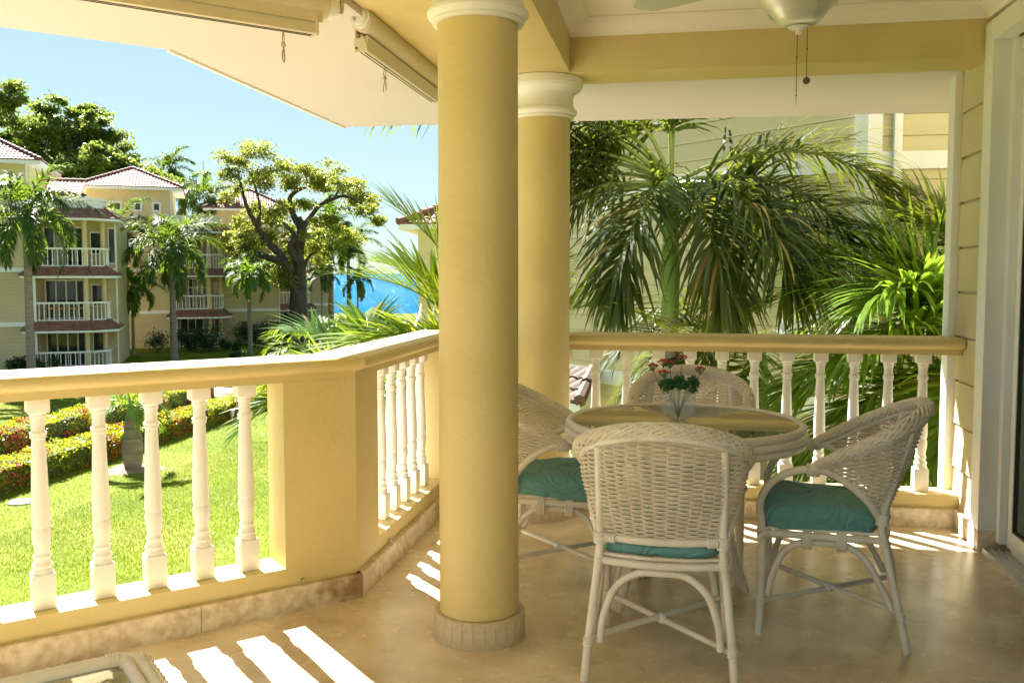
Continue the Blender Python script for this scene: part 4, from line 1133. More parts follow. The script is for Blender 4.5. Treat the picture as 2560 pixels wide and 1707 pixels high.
def skirt(parent, pts, z_top, z_eave, ov, mt, pitch=0.21):
    """tiled skirt along an open polyline (viewer side is to the right of travel)"""
    P = [Vector((p[0], p[1], 0)) for p in pts]; n = len(P)
    nr = []
    for i in range(n - 1):
        d = (P[i + 1] - P[i]).normalized(); nr.append(V(d.y, -d.x, 0))
    offs = []
    for i in range(n):
        if i == 0: m = nr[0] - (P[1] - P[0]).normalized() * 0.8
        elif i == n - 1: m = nr[-1] + (P[-1] - P[-2]).normalized() * 0.8
        else:
            b = (nr[i - 1] + nr[i]).normalized(); m = b / max(0.3, b.dot(nr[i]))
        offs.append(P[i] + m * ov)
    mb = MB(); rb = MB(); fb = MB()
    for i in range(n - 1):
        a, b = offs[i].copy(), offs[i + 1].copy(); a.z = b.z = z_eave
        c, d = P[i + 1].copy(), P[i].copy(); c.z = d.z = z_top
        tile_slope(mb, a, b, c, d, pitch, row=0.3)
        fb.quad(a + V(0, 0, -0.01), b + V(0, 0, -0.01), b + V(0, 0, -0.13), a + V(0, 0, -0.13))
        fb.quad(a + V(0, 0, -0.13), b + V(0, 0, -0.13), V(P[i + 1].x, P[i + 1].y, z_eave - 0.13), V(P[i].x, P[i].y, z_eave - 0.13))
    for i in range(n):
        a = offs[i].copy(); a.z = z_eave + 0.03; b = P[i].copy(); b.z = z_top + 0.03; ridge(rb, a, b, 0.09)
    # closing cheeks at both ends
    for i, s in ((0, 1), (n - 1, -1)):
        a = offs[i]; p = P[i]
        fb.add([V(a.x, a.y, z_eave - 0.13), V(p.x, p.y, z_eave - 0.13), V(p.x, p.y, z_top - 0.03), V(a.x, a.y, z_eave)], [(0, 1, 2, 3)])
    o = build(mb, 'skirt_roof', mt, parent, smooth=35)
    build(rb, 'ridge_tiles', mt, o, smooth=40)
    build(fb, 'fascia', M['far_white'], o, smooth=0)
    return o

# ------------------------------------------------------------------ apartment blocks across the garden
FBAL = MB()
FBAL.lathe([(0.035, 0.0), (0.035, 0.12), (0.024, 0.16), (0.042, 0.28), (0.03, 0.36), (0.036, 0.42), (0.022, 0.68), (0.032, 0.72), (0.024, 0.78), (0.036, 0.82), (0.036, 0.9)], 7)
FBALM = FBAL.mesh('baluster', M['far_white'], smooth=50)
FCOL = MB(); FCOL.lathe([(0.16, 0.0), (0.16, 0.12), (0.135, 0.14), (0.13, 2.35), (0.16, 2.38), (0.15, 2.48), (0.19, 2.56), (0.19, 2.66)], 14)
FCOLM = FCOL.mesh('column', M['far_yellow'], smooth=40)

def wing(label, u0, w0, ang, XL, XR, a, c, levels, e=2.2, top=4.9, canopy=True, parapet=True, body_h=9.0, doors=True):
    o = G(u0, w0); t = thing('apartment_block', label, 'apartment block', (o.x, o.y, 0), R(YAW + ang), 'yellow apartment blocks across the garden')
    body = MB(); body.prism([(XL, 0), (0, 0), (0, e), (XR, e), (XR, body_h), (XL, body_h)], GZ - 0.3, top)
    build(body, 'wall', M['far_siding'], t, smooth=0)
    bt = MB()
    for zb_ in (-1.42, 1.55):
        bt.box(((XL - 0.02) / 2, -0.015, zb_), (abs(XL) - 0.02, 0.05, 0.24))
        if XR - a - c > 0.3: bt.box(((a + c + XR) / 2, e - 0.015, zb_), (XR - a - c, 0.05, 0.24))
    bt.box((-0.09, -0.02, 0.3), (0.2, 0.06, 8.4))
    bt.box((XR - 0.05, e - 0.02, 0.3), (0.08, 0.06, 8.4))
    build(bt, 'belt_course', M['far_white'], t, smooth=0)
    foot = [(0.0, 0.02), (a, 0.02), (a + c, c + 0.02), (a + c, e)]
    for zf in levels:
        sl = MB(); sl.prism([(0.003, 0.02), (a, 0.02), (a + c, c + 0.02), (a + c, e - 0.003), (0.003, e - 0.003)], zf - 0.26, zf)
        b = build(sl, 'balcony', M['far_siding'], t, smooth=0)
        rl = MB()
        for i in range(3):
            p, q = V(*foot[i], zf + 0.98), V(*foot[i + 1], zf + 0.98)
            d = (q - p).normalized(); rl.extrude([(-0.09, -0.05), (0.09, -0.05), (0.09, 0.05), (-0.09, 0.05)], p + V(0, 0.1, 0), q + V(0, 0.1, 0))
            rl.extrude([(-0.08, 0), (0.08, 0), (0.08, 0.05), (-0.08, 0.05)], p + V(0, 0.1, -0.98), q + V(0, 0.1, -0.98))
            L = (q - p).length; k = int(L / 0.235)
            for j in range(k):
                s = p + d * (L * (j + 0.5) / k); place('baluster', FBALM, b, (s.x, s.y + 0.1, zf + 0.04))
        build(rl, 'rail', M['far_white'], b, smooth=0)
        for cx_, cy_ in ((a - 0.25, 0.18), (a + c - 0.2, c + 0.6)):
            place('column', FCOLM, b, (cx_, cy_, zf))
        if doors:
            fr = MB()
            dx0, dx1 = 0.15, min(a + c - 0.6, 2.3)
            for k in range(5):
                x = dx0 + (dx1 - dx0) * k / 4; fr.box((x, e - 0.04, zf + 1.1), (0.07, 0.06, 2.2))
            fr.box(((dx0 + dx1) / 2, e - 0.042, zf + 2.23), (dx1 - dx0 + 0.07, 0.06, 0.09)); fr.box(((dx0 + dx1) / 2, e - 0.042, zf + 0.05), (dx1 - dx0 + 0.07, 0.06, 0.09))
            d = build(fr, 'glass_door', M['far_white'], t, smooth=0)
            pw_ = (dx1 - dx0) / 4
            for k in range(4):
                build(MB().box((dx0 + pw_ * (k + 0.5), e - 0.02, zf + 1.1), (pw_ - 0.02, 0.03, 2.14)), 'pane', M['curtain' if random.random() < 0.35 else 'win_dark'], d, smooth=0)
            if a + c - dx1 > 0.9:
                fw = MB(); fw.box((dx1 + 0.55, e - 0.03, zf + 1.35), (0.62, 0.05, 1.3)); d = build(fw, 'window', M['far_white'], t, smooth=0)
                build(MB().box((dx1 + 0.55, e - 0.045, zf + 1.35), (0.5, 0.04, 1.16)), 'pane', M['win_dark'], d, smooth=0)
        # side return wall closing the recess end
        if zf > -3.9:
            skirt(t, [(-0.15, 0.0), (a, 0.0), (a + c, c), (a + c, e + 0.2)], zf - 0.02, zf - 0.52, 0.62, M['rooftile_dark'])
    zt = levels[-1] + 2.66
    hd = MB(); hd.prism([(0.003, 0.03), (a - 0.01, 0.03), (a + c - 0.01, c + 0.03), (a + c - 0.01, e - 0.004), (0.003, e - 0.004)], zt, zt + 0.3)
    build(hd, 'canopy', M['far_white'], t, smooth=0)
    if canopy: skirt(t, [(-0.8, 0.0), (a, 0.0), (a + c, c), (a + c, e + 0.2)], zt + 0.55, zt - 0.02, 0.8, M['rooftile_dark'])
    if parapet:
        pp_ = MB()
        pp_.prism([(-1.0, 0.08), (a - 0.03, 0.08), (a + c - 0.06, c + 0.1), (a + c - 0.06, e + 0.9), (-1.0, e + 0.9)], zt + 0.29, zt + 0.98)
        pp_.prism([(-1.08, 0.0), (a, 0.0), (a + c + 0.04, c + 0.04), (a + c + 0.04, e + 1.0), (-1.08, e + 1.0)], zt + 0.98, zt + 1.14)
        pp_.prism([(-1.04, 0.04), (a - 0.02, 0.04), (a + c, c + 0.06), (a + c, e + 0.95), (-1.04, e + 0.95)], zt + 0.74, zt + 0.80)
        build(pp_, 'parapet', M['far_white'], t, smooth=0)
    return t
def tower(t, x0, x1, y0, y1, z0, ze, zr, ov=0.75, wins=()):
    build(MB().prism([(x0, y0), (x1, y0), (x1, y1), (x0, y1)], z0, ze + 0.02), 'tower_wall', M['far_yellow'], t, smooth=0)
    hip_roof(t, x0 - ov, x1 + ov, y0 - ov, y1 + ov, ze, zr, M['rooftile'])
    for xw, zw in wins:
        f = MB(); f.box((xw, y0 - 0.02, zw), (0.62, 0.07, 0.72)); w_ = build(f, 'window', M['far_white'], t, smooth=0)
        build(MB().box((xw, y0 - 0.045, zw), (0.34, 0.05, 0.44)), 'pane', M['win_dark'], w_, smooth=0)
    dp = MB(); dp.tube([V(x1 - 0.1, y0 - 0.06, z0), V(x1 - 0.1, y0 - 0.06, ze - 0.1)], 0.06, 8); build(dp, 'downpipe', M['far_white'], t, smooth=50)

A1 = wing('yellow apartment block on the far left with three stacked balconies', -26.1, 50, 18, -9.0, 3.95, 2.75, 0.75, (-4.0, -1.25, 1.75))
tower(A1, -8.5, -0.25, 0.6, 6.5, 4.8, 7.5, 9.4)
mb = MB(); tile_slope(mb, (-0.4, 5.5, 6.0), (1.7, 5.5, 6.0), (1.7, 8.5, 7.2), (-0.4, 8.5, 7.2)); ridge(mb, (-0.4, 8.5, 7.25), (1.7, 8.5, 7.25))
build(mb, 'long_roof', M['rooftile'], A1, smooth=35)
build(MB().box((0.6, 7.4, 5.3), (2.0, 3.5, 1.5)), 'attic_wall', M['far_yellow'], A1, smooth=0)
# corner window on the top floor
f = MB(); f.box((3.7, 2.16, 2.95), (0.4, 0.06, 2.1)); w_ = build(f, 'window', M['far_white'], A1, smooth=0)
build(MB().box((3.7, 2.14, 2.95), (0.3, 0.05, 1.95)), 'pane', M['win_dark'], w_, smooth=0)
build(MB().box((1.3, 1.6, -0.62), (1.9, 0.5, 0.12)), 'balcony_table', M['terracotta'], A1, smooth=0)
A2 = wing('yellow apartment block in the middle with a hip-roofed tower and three small square windows', -24.26, 66, 18, -9.5, 7.4, 2.5, 0.7, (-4.0, -1.25, 1.75))
tower(A2, -5.75, -0.15, 0.1, 5.9, 4.8, 7.45, 9.1, wins=((-3.8, 6.1), (-2.47, 6.1), (-1.21, 6.1)))
skirt(A2, [(-5.6, 0.02), (-1.0, 0.02)], 5.0, 4.4, 0.75, M['rooftile_dark'])
scr = MB()
for k in range(7): scr.box((0.5 + 0.31 * k, 0.5, 0.35), (0.05, 0.03, 1.3))
for zz in (-0.28, 0.33, 0.98): scr.box((1.43, 0.5, zz), (1.9, 0.03, 0.05))
build(scr, 'lattice_screen', M['far_white'], A2, smooth=0)
A3 = wing('yellow apartment block on the right, largely hidden behind the old spreading tree', -20.4, 79, 18, -7.0, 5.2, 2.2, 0.7, (-4.0, -1.25, 1.75), top=4.9)
tower(A3, -5.2, 0.9, 2.5, 8.0, 4.8, 7.0, 8.9)

# ------------------------------------------------------------------ neighbour's house on the right
NC = V(2.042, 10.547, 0); dW = V(-S2, S2, 0); nW = V(-S2, -S2, 0)
nh = thing('neighbour_house', 'board-clad neighbouring house with white belts and corner board beyond the rear railing', 'house', (NC.x, NC.y, 0))
def nl(along, off, z): q = dW * along + nW * off; return V(q.x, q.y, z)
LW = 7.4
body = MB(); body.prism([(0.02, 0.02), (4.5, 0.02), (4.5, 9), tuple((dW * LW + V(2.0, 6, 0))[:2]), tuple((dW * LW)[:2])], GZ - 0.2, 5.4)
build(body, 'wall', M['siding'], nh, smooth=0)
def board_mesh(w1, s0, s1):
    if w1: return MB().extrude([(0, 0.0), (0, 0.228), (-0.012, 0.228), (-0.024, 0.0)], nl(s0, 0.0, 0), nl(s1, 0.0, 0)).mesh('board', M['siding'], smooth=0)
    return MB().extrude([(0, 0.0), (0, 0.228), (0.012, 0.228), (0.024, 0.0)][::-1], V(s0, 0.02, 0), V(s1, 0.02, 0)).mesh('board', M['siding'], smooth=0)
WB = {}
for i in range(-10, 16):
    z = 0.02 + 0.2345 * i
    for w1, ends in ((True, [0.1, 0.1 + (1.9, 3.1, 2.4)[i % 3], 0.1 + (5.0, 6.1, 5.5)[i % 3], LW]), (False, [0.08, 2.2 if i % 2 else 1.35, 4.5])):
        for j in range(len(ends) - 1):
            k = (w1, round(ends[j] + 0.002, 3), round(ends[j + 1] - 0.002, 3))
            if k not in WB: WB[k] = board_mesh(*k)
            place('board', WB[k], nh, (0, 0, z + (0 if w1 else 0.002) + random.uniform(-0.0015, 0.0015)))
for z0_, z1_ in ((-0.29, -0.08), (2.475, 2.665)):
    build(MB().extrude([(0.0, z0_), (-0.036, z0_), (-0.036, z1_), (0.0, z1_)][::-1], nl(0.1, 0, 0), nl(LW, 0, 0)), 'belt_course', M['trim'], nh, smooth=0)
    build(MB().box((2.3, 0.0, (z0_ + z1_) / 2), (4.4, 0.075, z1_ - z0_)), 'belt_course', M['trim'], nh, smooth=0)
cb = MB(); cb.prism([tuple(nl(-0.02, 0.05, 0)[:2]), (0.13, -0.05), (0.13, 0.03), (0.0, 0.06), tuple(nl(0.13, -0.02, 0)[:2]), tuple(nl(0.13, 0.05, 0)[:2])][::-1], GZ, 5.3)
build(cb, 'corner_board', M['trim'], nh, smooth=0)
build(MB().box((0.275, -0.09, 0.6), (0.085, 0.085, 9.2), bev=0.01), 'downpipe', M['trim'], nh, smooth=30)
# tiled skirt roof low on the neighbour's long wall
skirt(nh, [tuple(nl(LW, 0.02, 0)[:2]), tuple(nl(4.6, 0.02, 0)[:2])], -0.12, -0.50, 0.75, M['rooftile_shade'])
# farther wing with a hip roof seen beside the front column
nw = thing('neighbour_wing', 'pale wing with a red clay hip roof just left of the front column', 'house', (-8.45, 29.35, 0))
build(MB().prism([(0, 0), (6, 1.0), (5, 7), (-1, 6)], GZ - 0.2, 2.98), 'wall', M['siding'], nw, smooth=0)
mb = MB(); e_ = [V(-0.55, -0.45, 2.98), V(6.5, 0.7, 2.98), V(5.4, 7.5, 2.98), V(-1.6, 6.5, 2.98)]; rr = V(2.5, 3.5, 4.6)
for i in range(4): tile_slope(mb, e_[i], e_[(i + 1) % 4], rr, rr, pitch=0.26, row=0.36, amp=0.045)
ro = build(mb, 'roof', M['rooftile'], nw, smooth=35)
rb = MB()
for i in range(4): ridge(rb, e_[i] + V(0, 0, 0.05), rr + V(0, 0, 0.05), 0.12, 0.5)
build(rb, 'ridge_tiles', M['rooftile'], ro, smooth=40)
build(MB().prism([(e_[i].x * 0.98, e_[i].y * 0.98) for i in range(4)], 2.80, 2.965), 'fascia', M['far_white'], ro, smooth=0)
skirt(nw, [(-1, 6), (0, 0), (6, 1.0)], -1.35, -2.15, 1.1, M['rooftile'])
# own house: clay skirt roof below the balcony (only its corner shows between post and baluster)
ow = thing('lower_roof', 'corner of a pink clay tile roof below the balcony beside the left post', 'roof', (0, 0, 0))
mb = MB(); q0 = cpt(-0.16, 0.24, 0.06); q1 = V(-1.50, 4.2, 0.06)
e0, e1 = cpt(-0.02, 1.05, -0.62) + V(-0.35, 0.2, 0), V(-2.5, 5.2, -0.62)
tile_slope(mb, e0, e1, V(-1.5, 5.2, 0.06), q0, pitch=0.2, row=0.3); 
build(mb, 'roof_tiles', M['rooftile'], ow, smooth=35)
rb = MB(); ridge(rb, e0 + V(0, 0, 0.03), q0 + V(0, 0, 0.02), 0.055, 0.36); ridge(rb, e0 + V(-0.13, -0.02, 0.0), q0 + V(-0.10, -0.03, -0.02), 0.055, 0.36)
build(rb, 'ridge_tiles', M['rooftile'], ow, smooth=40)
# ------------------------------------------------------------------ palms
def frond_mesh(L, elev, droop, n, ll, lw, hang=0.6, vee=25, bare=0.2, segs=4, mats=None, rr=0.016, side0=62, side1=22, twist=0.0, curl=0.0, messy=0.12):
    ns = 16
    th = R(elev); pos = [np.zeros(3)]; tang = []
    for i in range(ns):
        s = (i + 0.5) / ns
        a = R(elev) - R(droop) * s ** 1.25
        b = curl * s
        t = np.array([math.cos(a) * math.cos(b), math.cos(a) * math.sin(b), math.sin(a)]); tang.append(t); pos.append(pos[-1] + t * (L / ns))
    tang.append(tang[-1]); pos = np.array(pos); tang = np.array(tang)
    mb = MB(); mb.tube([Vector(p) for p in pos], [rr * (1 - 0.85 * i / ns) for i in range(ns + 1)], 5, caps=False)
    rv, rf = np.array([tuple(v) for v in mb.v]), np.array(mb.f)
    s = np.repeat(np.linspace(bare, 1.0, n), 2); sgn = np.tile([1.0, -1.0], n); N = len(s)
    s = np.clip(s + rng.normal(size=N) * 0.3 / n, 0, 1)
    f = s * ns; i0 = np.clip(f.astype(int), 0, ns - 1); fr = (f - i0)[:, None]
    p0 = pos[i0] * (1 - fr) + pos[i0 + 1] * fr
    tg = tang[i0] * (1 - fr) + tang[np.clip(i0 + 1, 0, ns)] * fr; tg /= np.linalg.norm(tg, axis=1)[:, None]
    side = np.cross(tg, np.array([0, 0, 1.0])); side /= (np.linalg.norm(side, axis=1)[:, None] + 1e-9)
    up = np.cross(side, tg)
    k = (s - bare) / (1 - bare)
    ang = np.radians(side0 + (side1 - side0) * k + rng.normal(size=N) * 100 * messy * 0.45)
    ve = np.radians(vee + rng.normal(size=N) * 180 * messy + twist * 20 * np.sin(s * 40))
    d = tg * np.cos(ang)[:, None] + (side * (sgn * np.cos(ve))[:, None] + up * np.sin(ve)[:, None]) * np.sin(ang)[:, None]
    ln = ll * (0.45 + 0.55 * np.sin(np.pi * np.clip(0.14 + 0.80 * k, 0, 1))) * (0.85 + 0.3 * rng.random(N))
    wd = np.cross(d, up); nrmw = np.linalg.norm(wd, axis=1)[:, None] + 1e-9; wd = wd / nrmw
    hg = hang * (0.7 + 0.6 * rng.random(N))
    verts = []
    cur = p0.copy(); dd = d.copy(); seglen = (ln / segs)[:, None]
    wp = [0.55, 1.0, 0.85, 0.5, 0.04] if segs == 4 else [0.6, 1.0, 0.65, 0.04]
    for j in range(segs + 1):
        w_ = (lw * 0.5 * wp[j]) * (0.8 + 0.4 * rng.random(N)) if j == 1 else np.full(N, lw * 0.5 * wp[j])
        verts.append(cur - wd * w_[:, None]); verts.append(cur + wd * w_[:, None])
        cur = cur + dd * seglen
        dd = dd + np.array([0, 0, -1.0]) * (hg / segs)[:, None] * (0.5 + 0.5 * (j + 1)); dd /= np.linalg.norm(dd, axis=1)[:, None]
    Vv = np.stack(verts, axis=1)                       # N x 2(segs+1) x 3
    lv = Vv.reshape(-1, 3); base = (np.arange(N) * 2 * (segs + 1))[:, None]
    q = np.concatenate([base + np.array([2 * j, 2 * j + 1, 2 * j + 3, 2 * j + 2]) for j in range(segs)])
    verts = np.concatenate([rv, lv]); quads = np.concatenate([rf, q + len(rv)])
    mi = np.concatenate([np.zeros(len(rf)), np.ones(len(q))])
    return fast_mesh('frond', verts, quads, mats or [M['rachis'], M['lf_palm']], midx=mi)

def trunk_mesh(H, r0, r1, lean=(0, 0), rings=True, seg=12, bulge=0.0):
    mb = MB(); n = max(6, int(H / 0.12)); pts = []; rs = []
    for i in range(n + 1):
        t = i / n; pts.append(V(lean[0] * t * t, lean[1] * t * t, H * t))
        rs.append((r0 + (r1 - r0) * t + bulge * math.exp(-((t - 0.0) / 0.08) ** 2)) * (1.0 + (0.03 if i % 2 else -0.02 if rings else 0)))
    mb.tube(pts, rs, seg)
    return mb

def palm(label, x, y, zc, r0, r1, shaft, fronds, L, n, ll, lw, hang, leaf, group='palms', lean=(0, 0), segs=4, rr=0.016, vee=25, messy=0.12, trunk_m='palm_trunk', stalk=False, z0=GZ, bare=0.2, name='palm_tree', cat='palm', side0=62, side1=22):
    """fronds: list of (azimuth deg from view-right, counter-clockwise seen from above; elevation; droop; length factor)"""
    t = thing(name, label, cat, (x, y, z0), R(YAW), group)
    Ht = zc - z0 - shaft
    build(trunk_mesh(Ht, r0, r1, lean, bulge=r0 * 0.35), 'trunk', M[trunk_m], t, smooth=50)
    if shaft > 0:
        build(MB().tube([V(lean[0], lean[1], Ht - 0.02), V(lean[0], lean[1], Ht + shaft * 0.3), V(lean[0], lean[1], Ht + shaft * 0.8), V(lean[0], lean[1], Ht + shaft)], [r1 * 1.02, r1 * 1.12, r1 * 0.8, r1 * 0.45], 14), 'crownshaft', M['crownshaft'], t, smooth=60)
    for i, (az, el, dr, lf) in enumerate(fronds):
        m = frond_mesh(L * lf, el, dr, n, ll, lw, hang, vee=vee, segs=segs, mats=[M['rachis'], M[leaf]], rr=rr, messy=messy, curl=random.uniform(-0.25, 0.25), bare=bare, side0=side0, side1=side1)
        o = place('frond', m, t, (lean[0], lean[1], Ht + shaft * 0.95), R(az))
    if stalk:
        mb = MB()
        for k in range(40):
            a = random.uniform(0, 6.28); r = random.uniform(0.1, 0.45)
            mb.tube([V(0, 0, Ht - 0.02), V(r * 0.6 * math.cos(a), r * 0.6 * math.sin(a), Ht + 0.02), V(r * math.cos(a), r * math.sin(a), Ht - 0.1 - r * 0.5)], 0.018, 4)
        build(mb, 'fruit_stalk', M['bloom_stalk'], t)
    return t

def crown(n, el0=75, el1=-10, dr0=60, dr1=95, seed=0):
    r = random.Random(seed); out = []
    for i in range(n):
        t = i / max(1, n - 1)
        out.append((i * 137.5 + r.uniform(-12, 12), el0 + (el1 - el0) * t + r.uniform(-8, 8), dr0 + (dr1 - dr0) * t + r.uniform(-12, 12), r.uniform(0.85, 1.1)))
    return out

# big palm just beyond the rear railing
big = [(172, 62, 125, 1.0), (6, 30, 72, 1.05), (75, 80, 75, 1.0), (300, 4, 78, 0.9), (250, 2, 80, 0.9), (345, -4, 70, 0.9), (150, 22, 92, 1.0), (192, 72, 118, 1.05),
       (278, -8, 70, 0.85), (325, -10, 66, 0.85), (130, 50, 100, 1.0), (180, 5, 78, 0.95), (335, 14, 84, 0.9), (160, 40, 105, 1.0), (30, 8, 75, 0.95), (95, 86, 40, 0.9), (185, 35, 100, 1.0), (177, 44, 64, 1.3), (166, 2, 70, 1.0), (198, 6, 72, 0.9), (172, 30, 88, 1.0)]
palm('tall dark palm with long hanging fronds directly behind the rear railing', -0.06, 9.15, 2.28, 0.13, 0.085, 1.35, big, 2.35, 92, 0.78, 0.036, 0.95, 'lf_palm', 'palms near the balcony', rr=0.026, messy=0.2, trunk_m='palm_trunk', bare=0.24)
# bright clump at the right end of the rear railing
ar1 = [(178, 48, 70, 1.0), (190, 20, 62, 1.0), (168, 68, 85, 0.95), (200, 0, 52, 0.95), (212, 38, 80, 0.95), (222, -14, 45, 0.9), (150, 76, 72, 1.0), (240, 14, 75, 0.9), (195, -30, 30, 0.9), (120, 70, 80, 1.0), (90, 55, 80, 1), (205, 62, 95, 0.9)]
palm('bright green feather palm filling the right end behind the rear railing', 2.45, 8.05, 0.62, 0.10, 0.07, 0.5, ar1, 1.9, 78, 0.74, 0.044, 0.42, 'lf_areca', 'palms near the balcony', rr=0.02, vee=22, messy=0.10, bare=0.16)
ar2 = [(175, 5, 55, 1.0), (195, -12, 40, 1.0), (210, 20, 65, 1.0), (160, 32, 75, 1.0), (230, -2, 55, 0.9), (188, 38, 80, 0.9), (150, 60, 80, 0.9), (215, -30, 30, 0.9)]
palm('lower feather palm whose leaves show between the rear right balusters', 2.25, 7.4, -0.75, 0.09, 0.06, 0.4, ar2, 1.7, 72, 0.70, 0.042, 0.45, 'lf_areca', 'palms near the balcony', rr=0.02, vee=20, messy=0.10, bare=0.16)
ar3 = [(170, 60, 60, 1.0), (140, 72, 60, 1.0), (200, 55, 70, 1.0), (100, 60, 70, 1), (185, 30, 75, 1.0), (160, 15, 70, 1.0), (210, 10, 70, 1.0)]
palm('dark feather palm against the lit corner of the neighbouring house', 3.0, 9.3, 1.15, 0.09, 0.06, 0.4, ar3, 1.7, 62, 0.58, 0.034, 0.5, 'lf_palm', 'palms near the balcony', rr=0.02, bare=0.16)
ar4 = [(180, 35, 85, 1.0), (195, 10, 80, 0.95), (215, 25, 90, 0.9), (150, 20, 85, 1.0), (240, 5, 80, 0.9), (170, 58, 105, 0.9), (20, 40, 80, 0.9), (340, 25, 85, 0.9)]
g4 = G(2.62, 9.5)
palm('dark feather palm in the gap between the tall palm and the bright right-hand palm', g4.x, g4.y, 0.55, 0.09, 0.06, 0.4, ar4, 1.75, 70, 0.62, 0.036, 0.8, 'lf_palm', 'palms near the balcony', rr=0.02, messy=0.14, bare=0.18)
# golden palm behind the front column, left side
gl = [(176, 80, 46, 0.95), (186, 62, 60, 0.8), (205, 36, 62, 0.8), (192, 12, 46, 0.9), (175, -2, 40, 0.95), (222, 22, 62, 0.85), (200, -12, 34, 0.9), (60, 60, 70, 1), (330, 50, 80, 1), (150, 66, 60, 0.85)]
g0 = G(-0.22, 8.3)
palm('yellow-green feather palm beside the front column beyond the middle railing', g0.x, g0.y, 0.52, 0.08, 0.055, 0.4, gl, 1.85, 50, 0.66, 0.050, 0.22, 'lf_gold', 'palms near the balcony', rr=0.02, vee=26, messy=0.07, bare=0.14)
g1 = G(-1.72, 11.0)
gl2 = [(178, 22, 60, 1.0), (160, 55, 72, 0.95), (200, 8, 55, 1.0), (30, 50, 70, 1.0), (100, 66, 70, 0.9), (215, 40, 78, 0.95), (145, 28, 70, 0.9), (0, 20, 70, 1), (250, 30, 80, 0.9)]
palm('green feather palm rising behind the corner of the left parapet', g1.x, g1.y, 0.02, 0.08, 0.055, 0.35, gl2, 1.65, 54, 0.62, 0.048, 0.32, 'lf_areca', 'palms near the balcony', rr=0.017, messy=0.09, bare=0.14)
g2 = G(-6.9, 30)
palm('small yellowing palm in front of the dark tree trunk', g2.x, g2.y, -1.05, 0.09, 0.07, 0.4, [(185, 30, 95, 1.0), (150, 60, 90, 1.0), (20, 55, 90, 1.0), (45, 72, 80, 1.0), (215, 10, 70, 0.9), (330, 20, 80, 0.9)], 1.5, 30, 0.42, 0.04, 0.6, 'lf_gold', 'palms in the garden', segs=3)

# palms in the far garden: (label, px-right metres, ahead metres, crown height...)
FP = [
 ('royal palm with a thick grey trunk at the far left edge', -23.3, 44, 4.3, 0.21, 0.17, 1.9, 3.0, 17, True),
 ('royal palm with a grey trunk between the two stacks of balconies', -21.2, 57, 3.1, 0.22, 0.17, 1.9, 3.3, 17, True),
 ('palm half hidden in the recess between the left and middle apartment blocks', -26.5, 61.5, 4.3, 0.15, 0.12, 1.0, 2.7, 12, False),
 ('small bushy palm with hanging fruit stalk before the left block', -24.85, 59.7, 0.4, 0.11, 0.09, 0.7, 2.0, 16, 'stalk'),
 ('small bushy palm with slim blue-grey trunk by the middle block', -17.2, 60, 1.2, 0.10, 0.08, 0.6, 1.75, 15, 'stalk'),
 ('darker small palm just behind another slim palm by the middle block', -18.2, 63, 1.9, 0.10, 0.08, 0.6, 1.8, 12, False),
 ('tall royal palm right of the old spreading tree', -14.7, 74, 5.6, 0.22, 0.18, 1.8, 3.2, 16, True),
 ('tall palm with a thinner trunk standing beside the sea view', -13.6, 76, 3.9, 0.17, 0.14, 1.2, 2.7, 15, False),
 ('small dark palm left of the two tall trunks by the sea view', -14.6, 70, 1.2, 0.08, 0.07, 0.5, 1.6, 11, False),
 ('small palm silhouetted against the sea on the right of the tall trunks', -12.35, 73, 0.9, 0.08, 0.06, 0.5, 1.7, 10, False),
 ('dark coconut palm rising behind the hip-roofed tower', -32.4, 87, 11.2, 0.2, 0.15, 0.5, 2.7, 14, False),
 ('palm top showing left of the hip-roofed tower', -38.5, 86, 11.3, 0.2, 0.15, 0.8, 3.0, 12, False),
 ('palm top showing over the roof parapet of the middle block', -27.3, 82, 8.0, 0.2, 0.15, 0.8, 3.4, 14, False),
 ('pale palm top beside the right edge of the hip-roofed tower', -30.0, 84, 8.6, 0.2, 0.15, 0.8, 2.8, 12, False),
]
for i, (lab, u, w, zc, r0, r1, sh, L, nf, kind) in enumerate(FP):
    nf = nf + 3
    g = G(u, w)
    small = L < 2.1
    fr = crown(nf, 78 if not small else 72, -28 if not small else -18, 75 if not small else 70, 95 if not small else 110, seed=i + 3)
    palm(lab, g.x, g.y, zc, r0, r1, sh, fr, L * 1.1, 54 if not small else 42, L * 0.30, 0.085 if not small else 0.075, 1.1, 'lf_far' if i not in (3, 4, 13) else 'lf_far2', 'palms in the garden', segs=3, rr=0.03, messy=0.16, stalk=(kind == 'stalk'), vee=20)

# bottle palm on the near lawn
bp = thing('bottle_palm', 'stout bottle palm with a swollen ringed trunk on the near lawn', 'palm', (-14.63, 22.53, GZ), R(YAW))
mb = MB(); prof = []
for i in range(45):
    z = 1.42 * i / 44
    k = [(0, .215), (.25, .255), (.6, .275), (.85, .255), (1.1, .205), (1.3, .185), (1.42, .16)]
    for j in range(len(k) - 1):
        if k[j][0] <= z <= k[j + 1][0]:
            t_ = (z - k[j][0]) / (k[j + 1][0] - k[j][0]); t_ = t_ * t_ * (3 - 2 * t_); r = k[j][1] + (k[j + 1][1] - k[j][1]) * t_; break
    prof.append((r * (1.0 + (0.022 if i % 2 else -0.012)), z))
mb.lathe(prof, 24); build(mb, 'trunk', M['palm_trunk'], bp, smooth=60)
build(MB().tube([V(0, 0, 1.40), V(0, 0, 1.5), V(0, 0, 1.72), V(0, 0, 1.9)], [0.15, 0.135, 0.09, 0.05], 14), 'crownshaft', M['crownshaft'], bp, smooth=60)
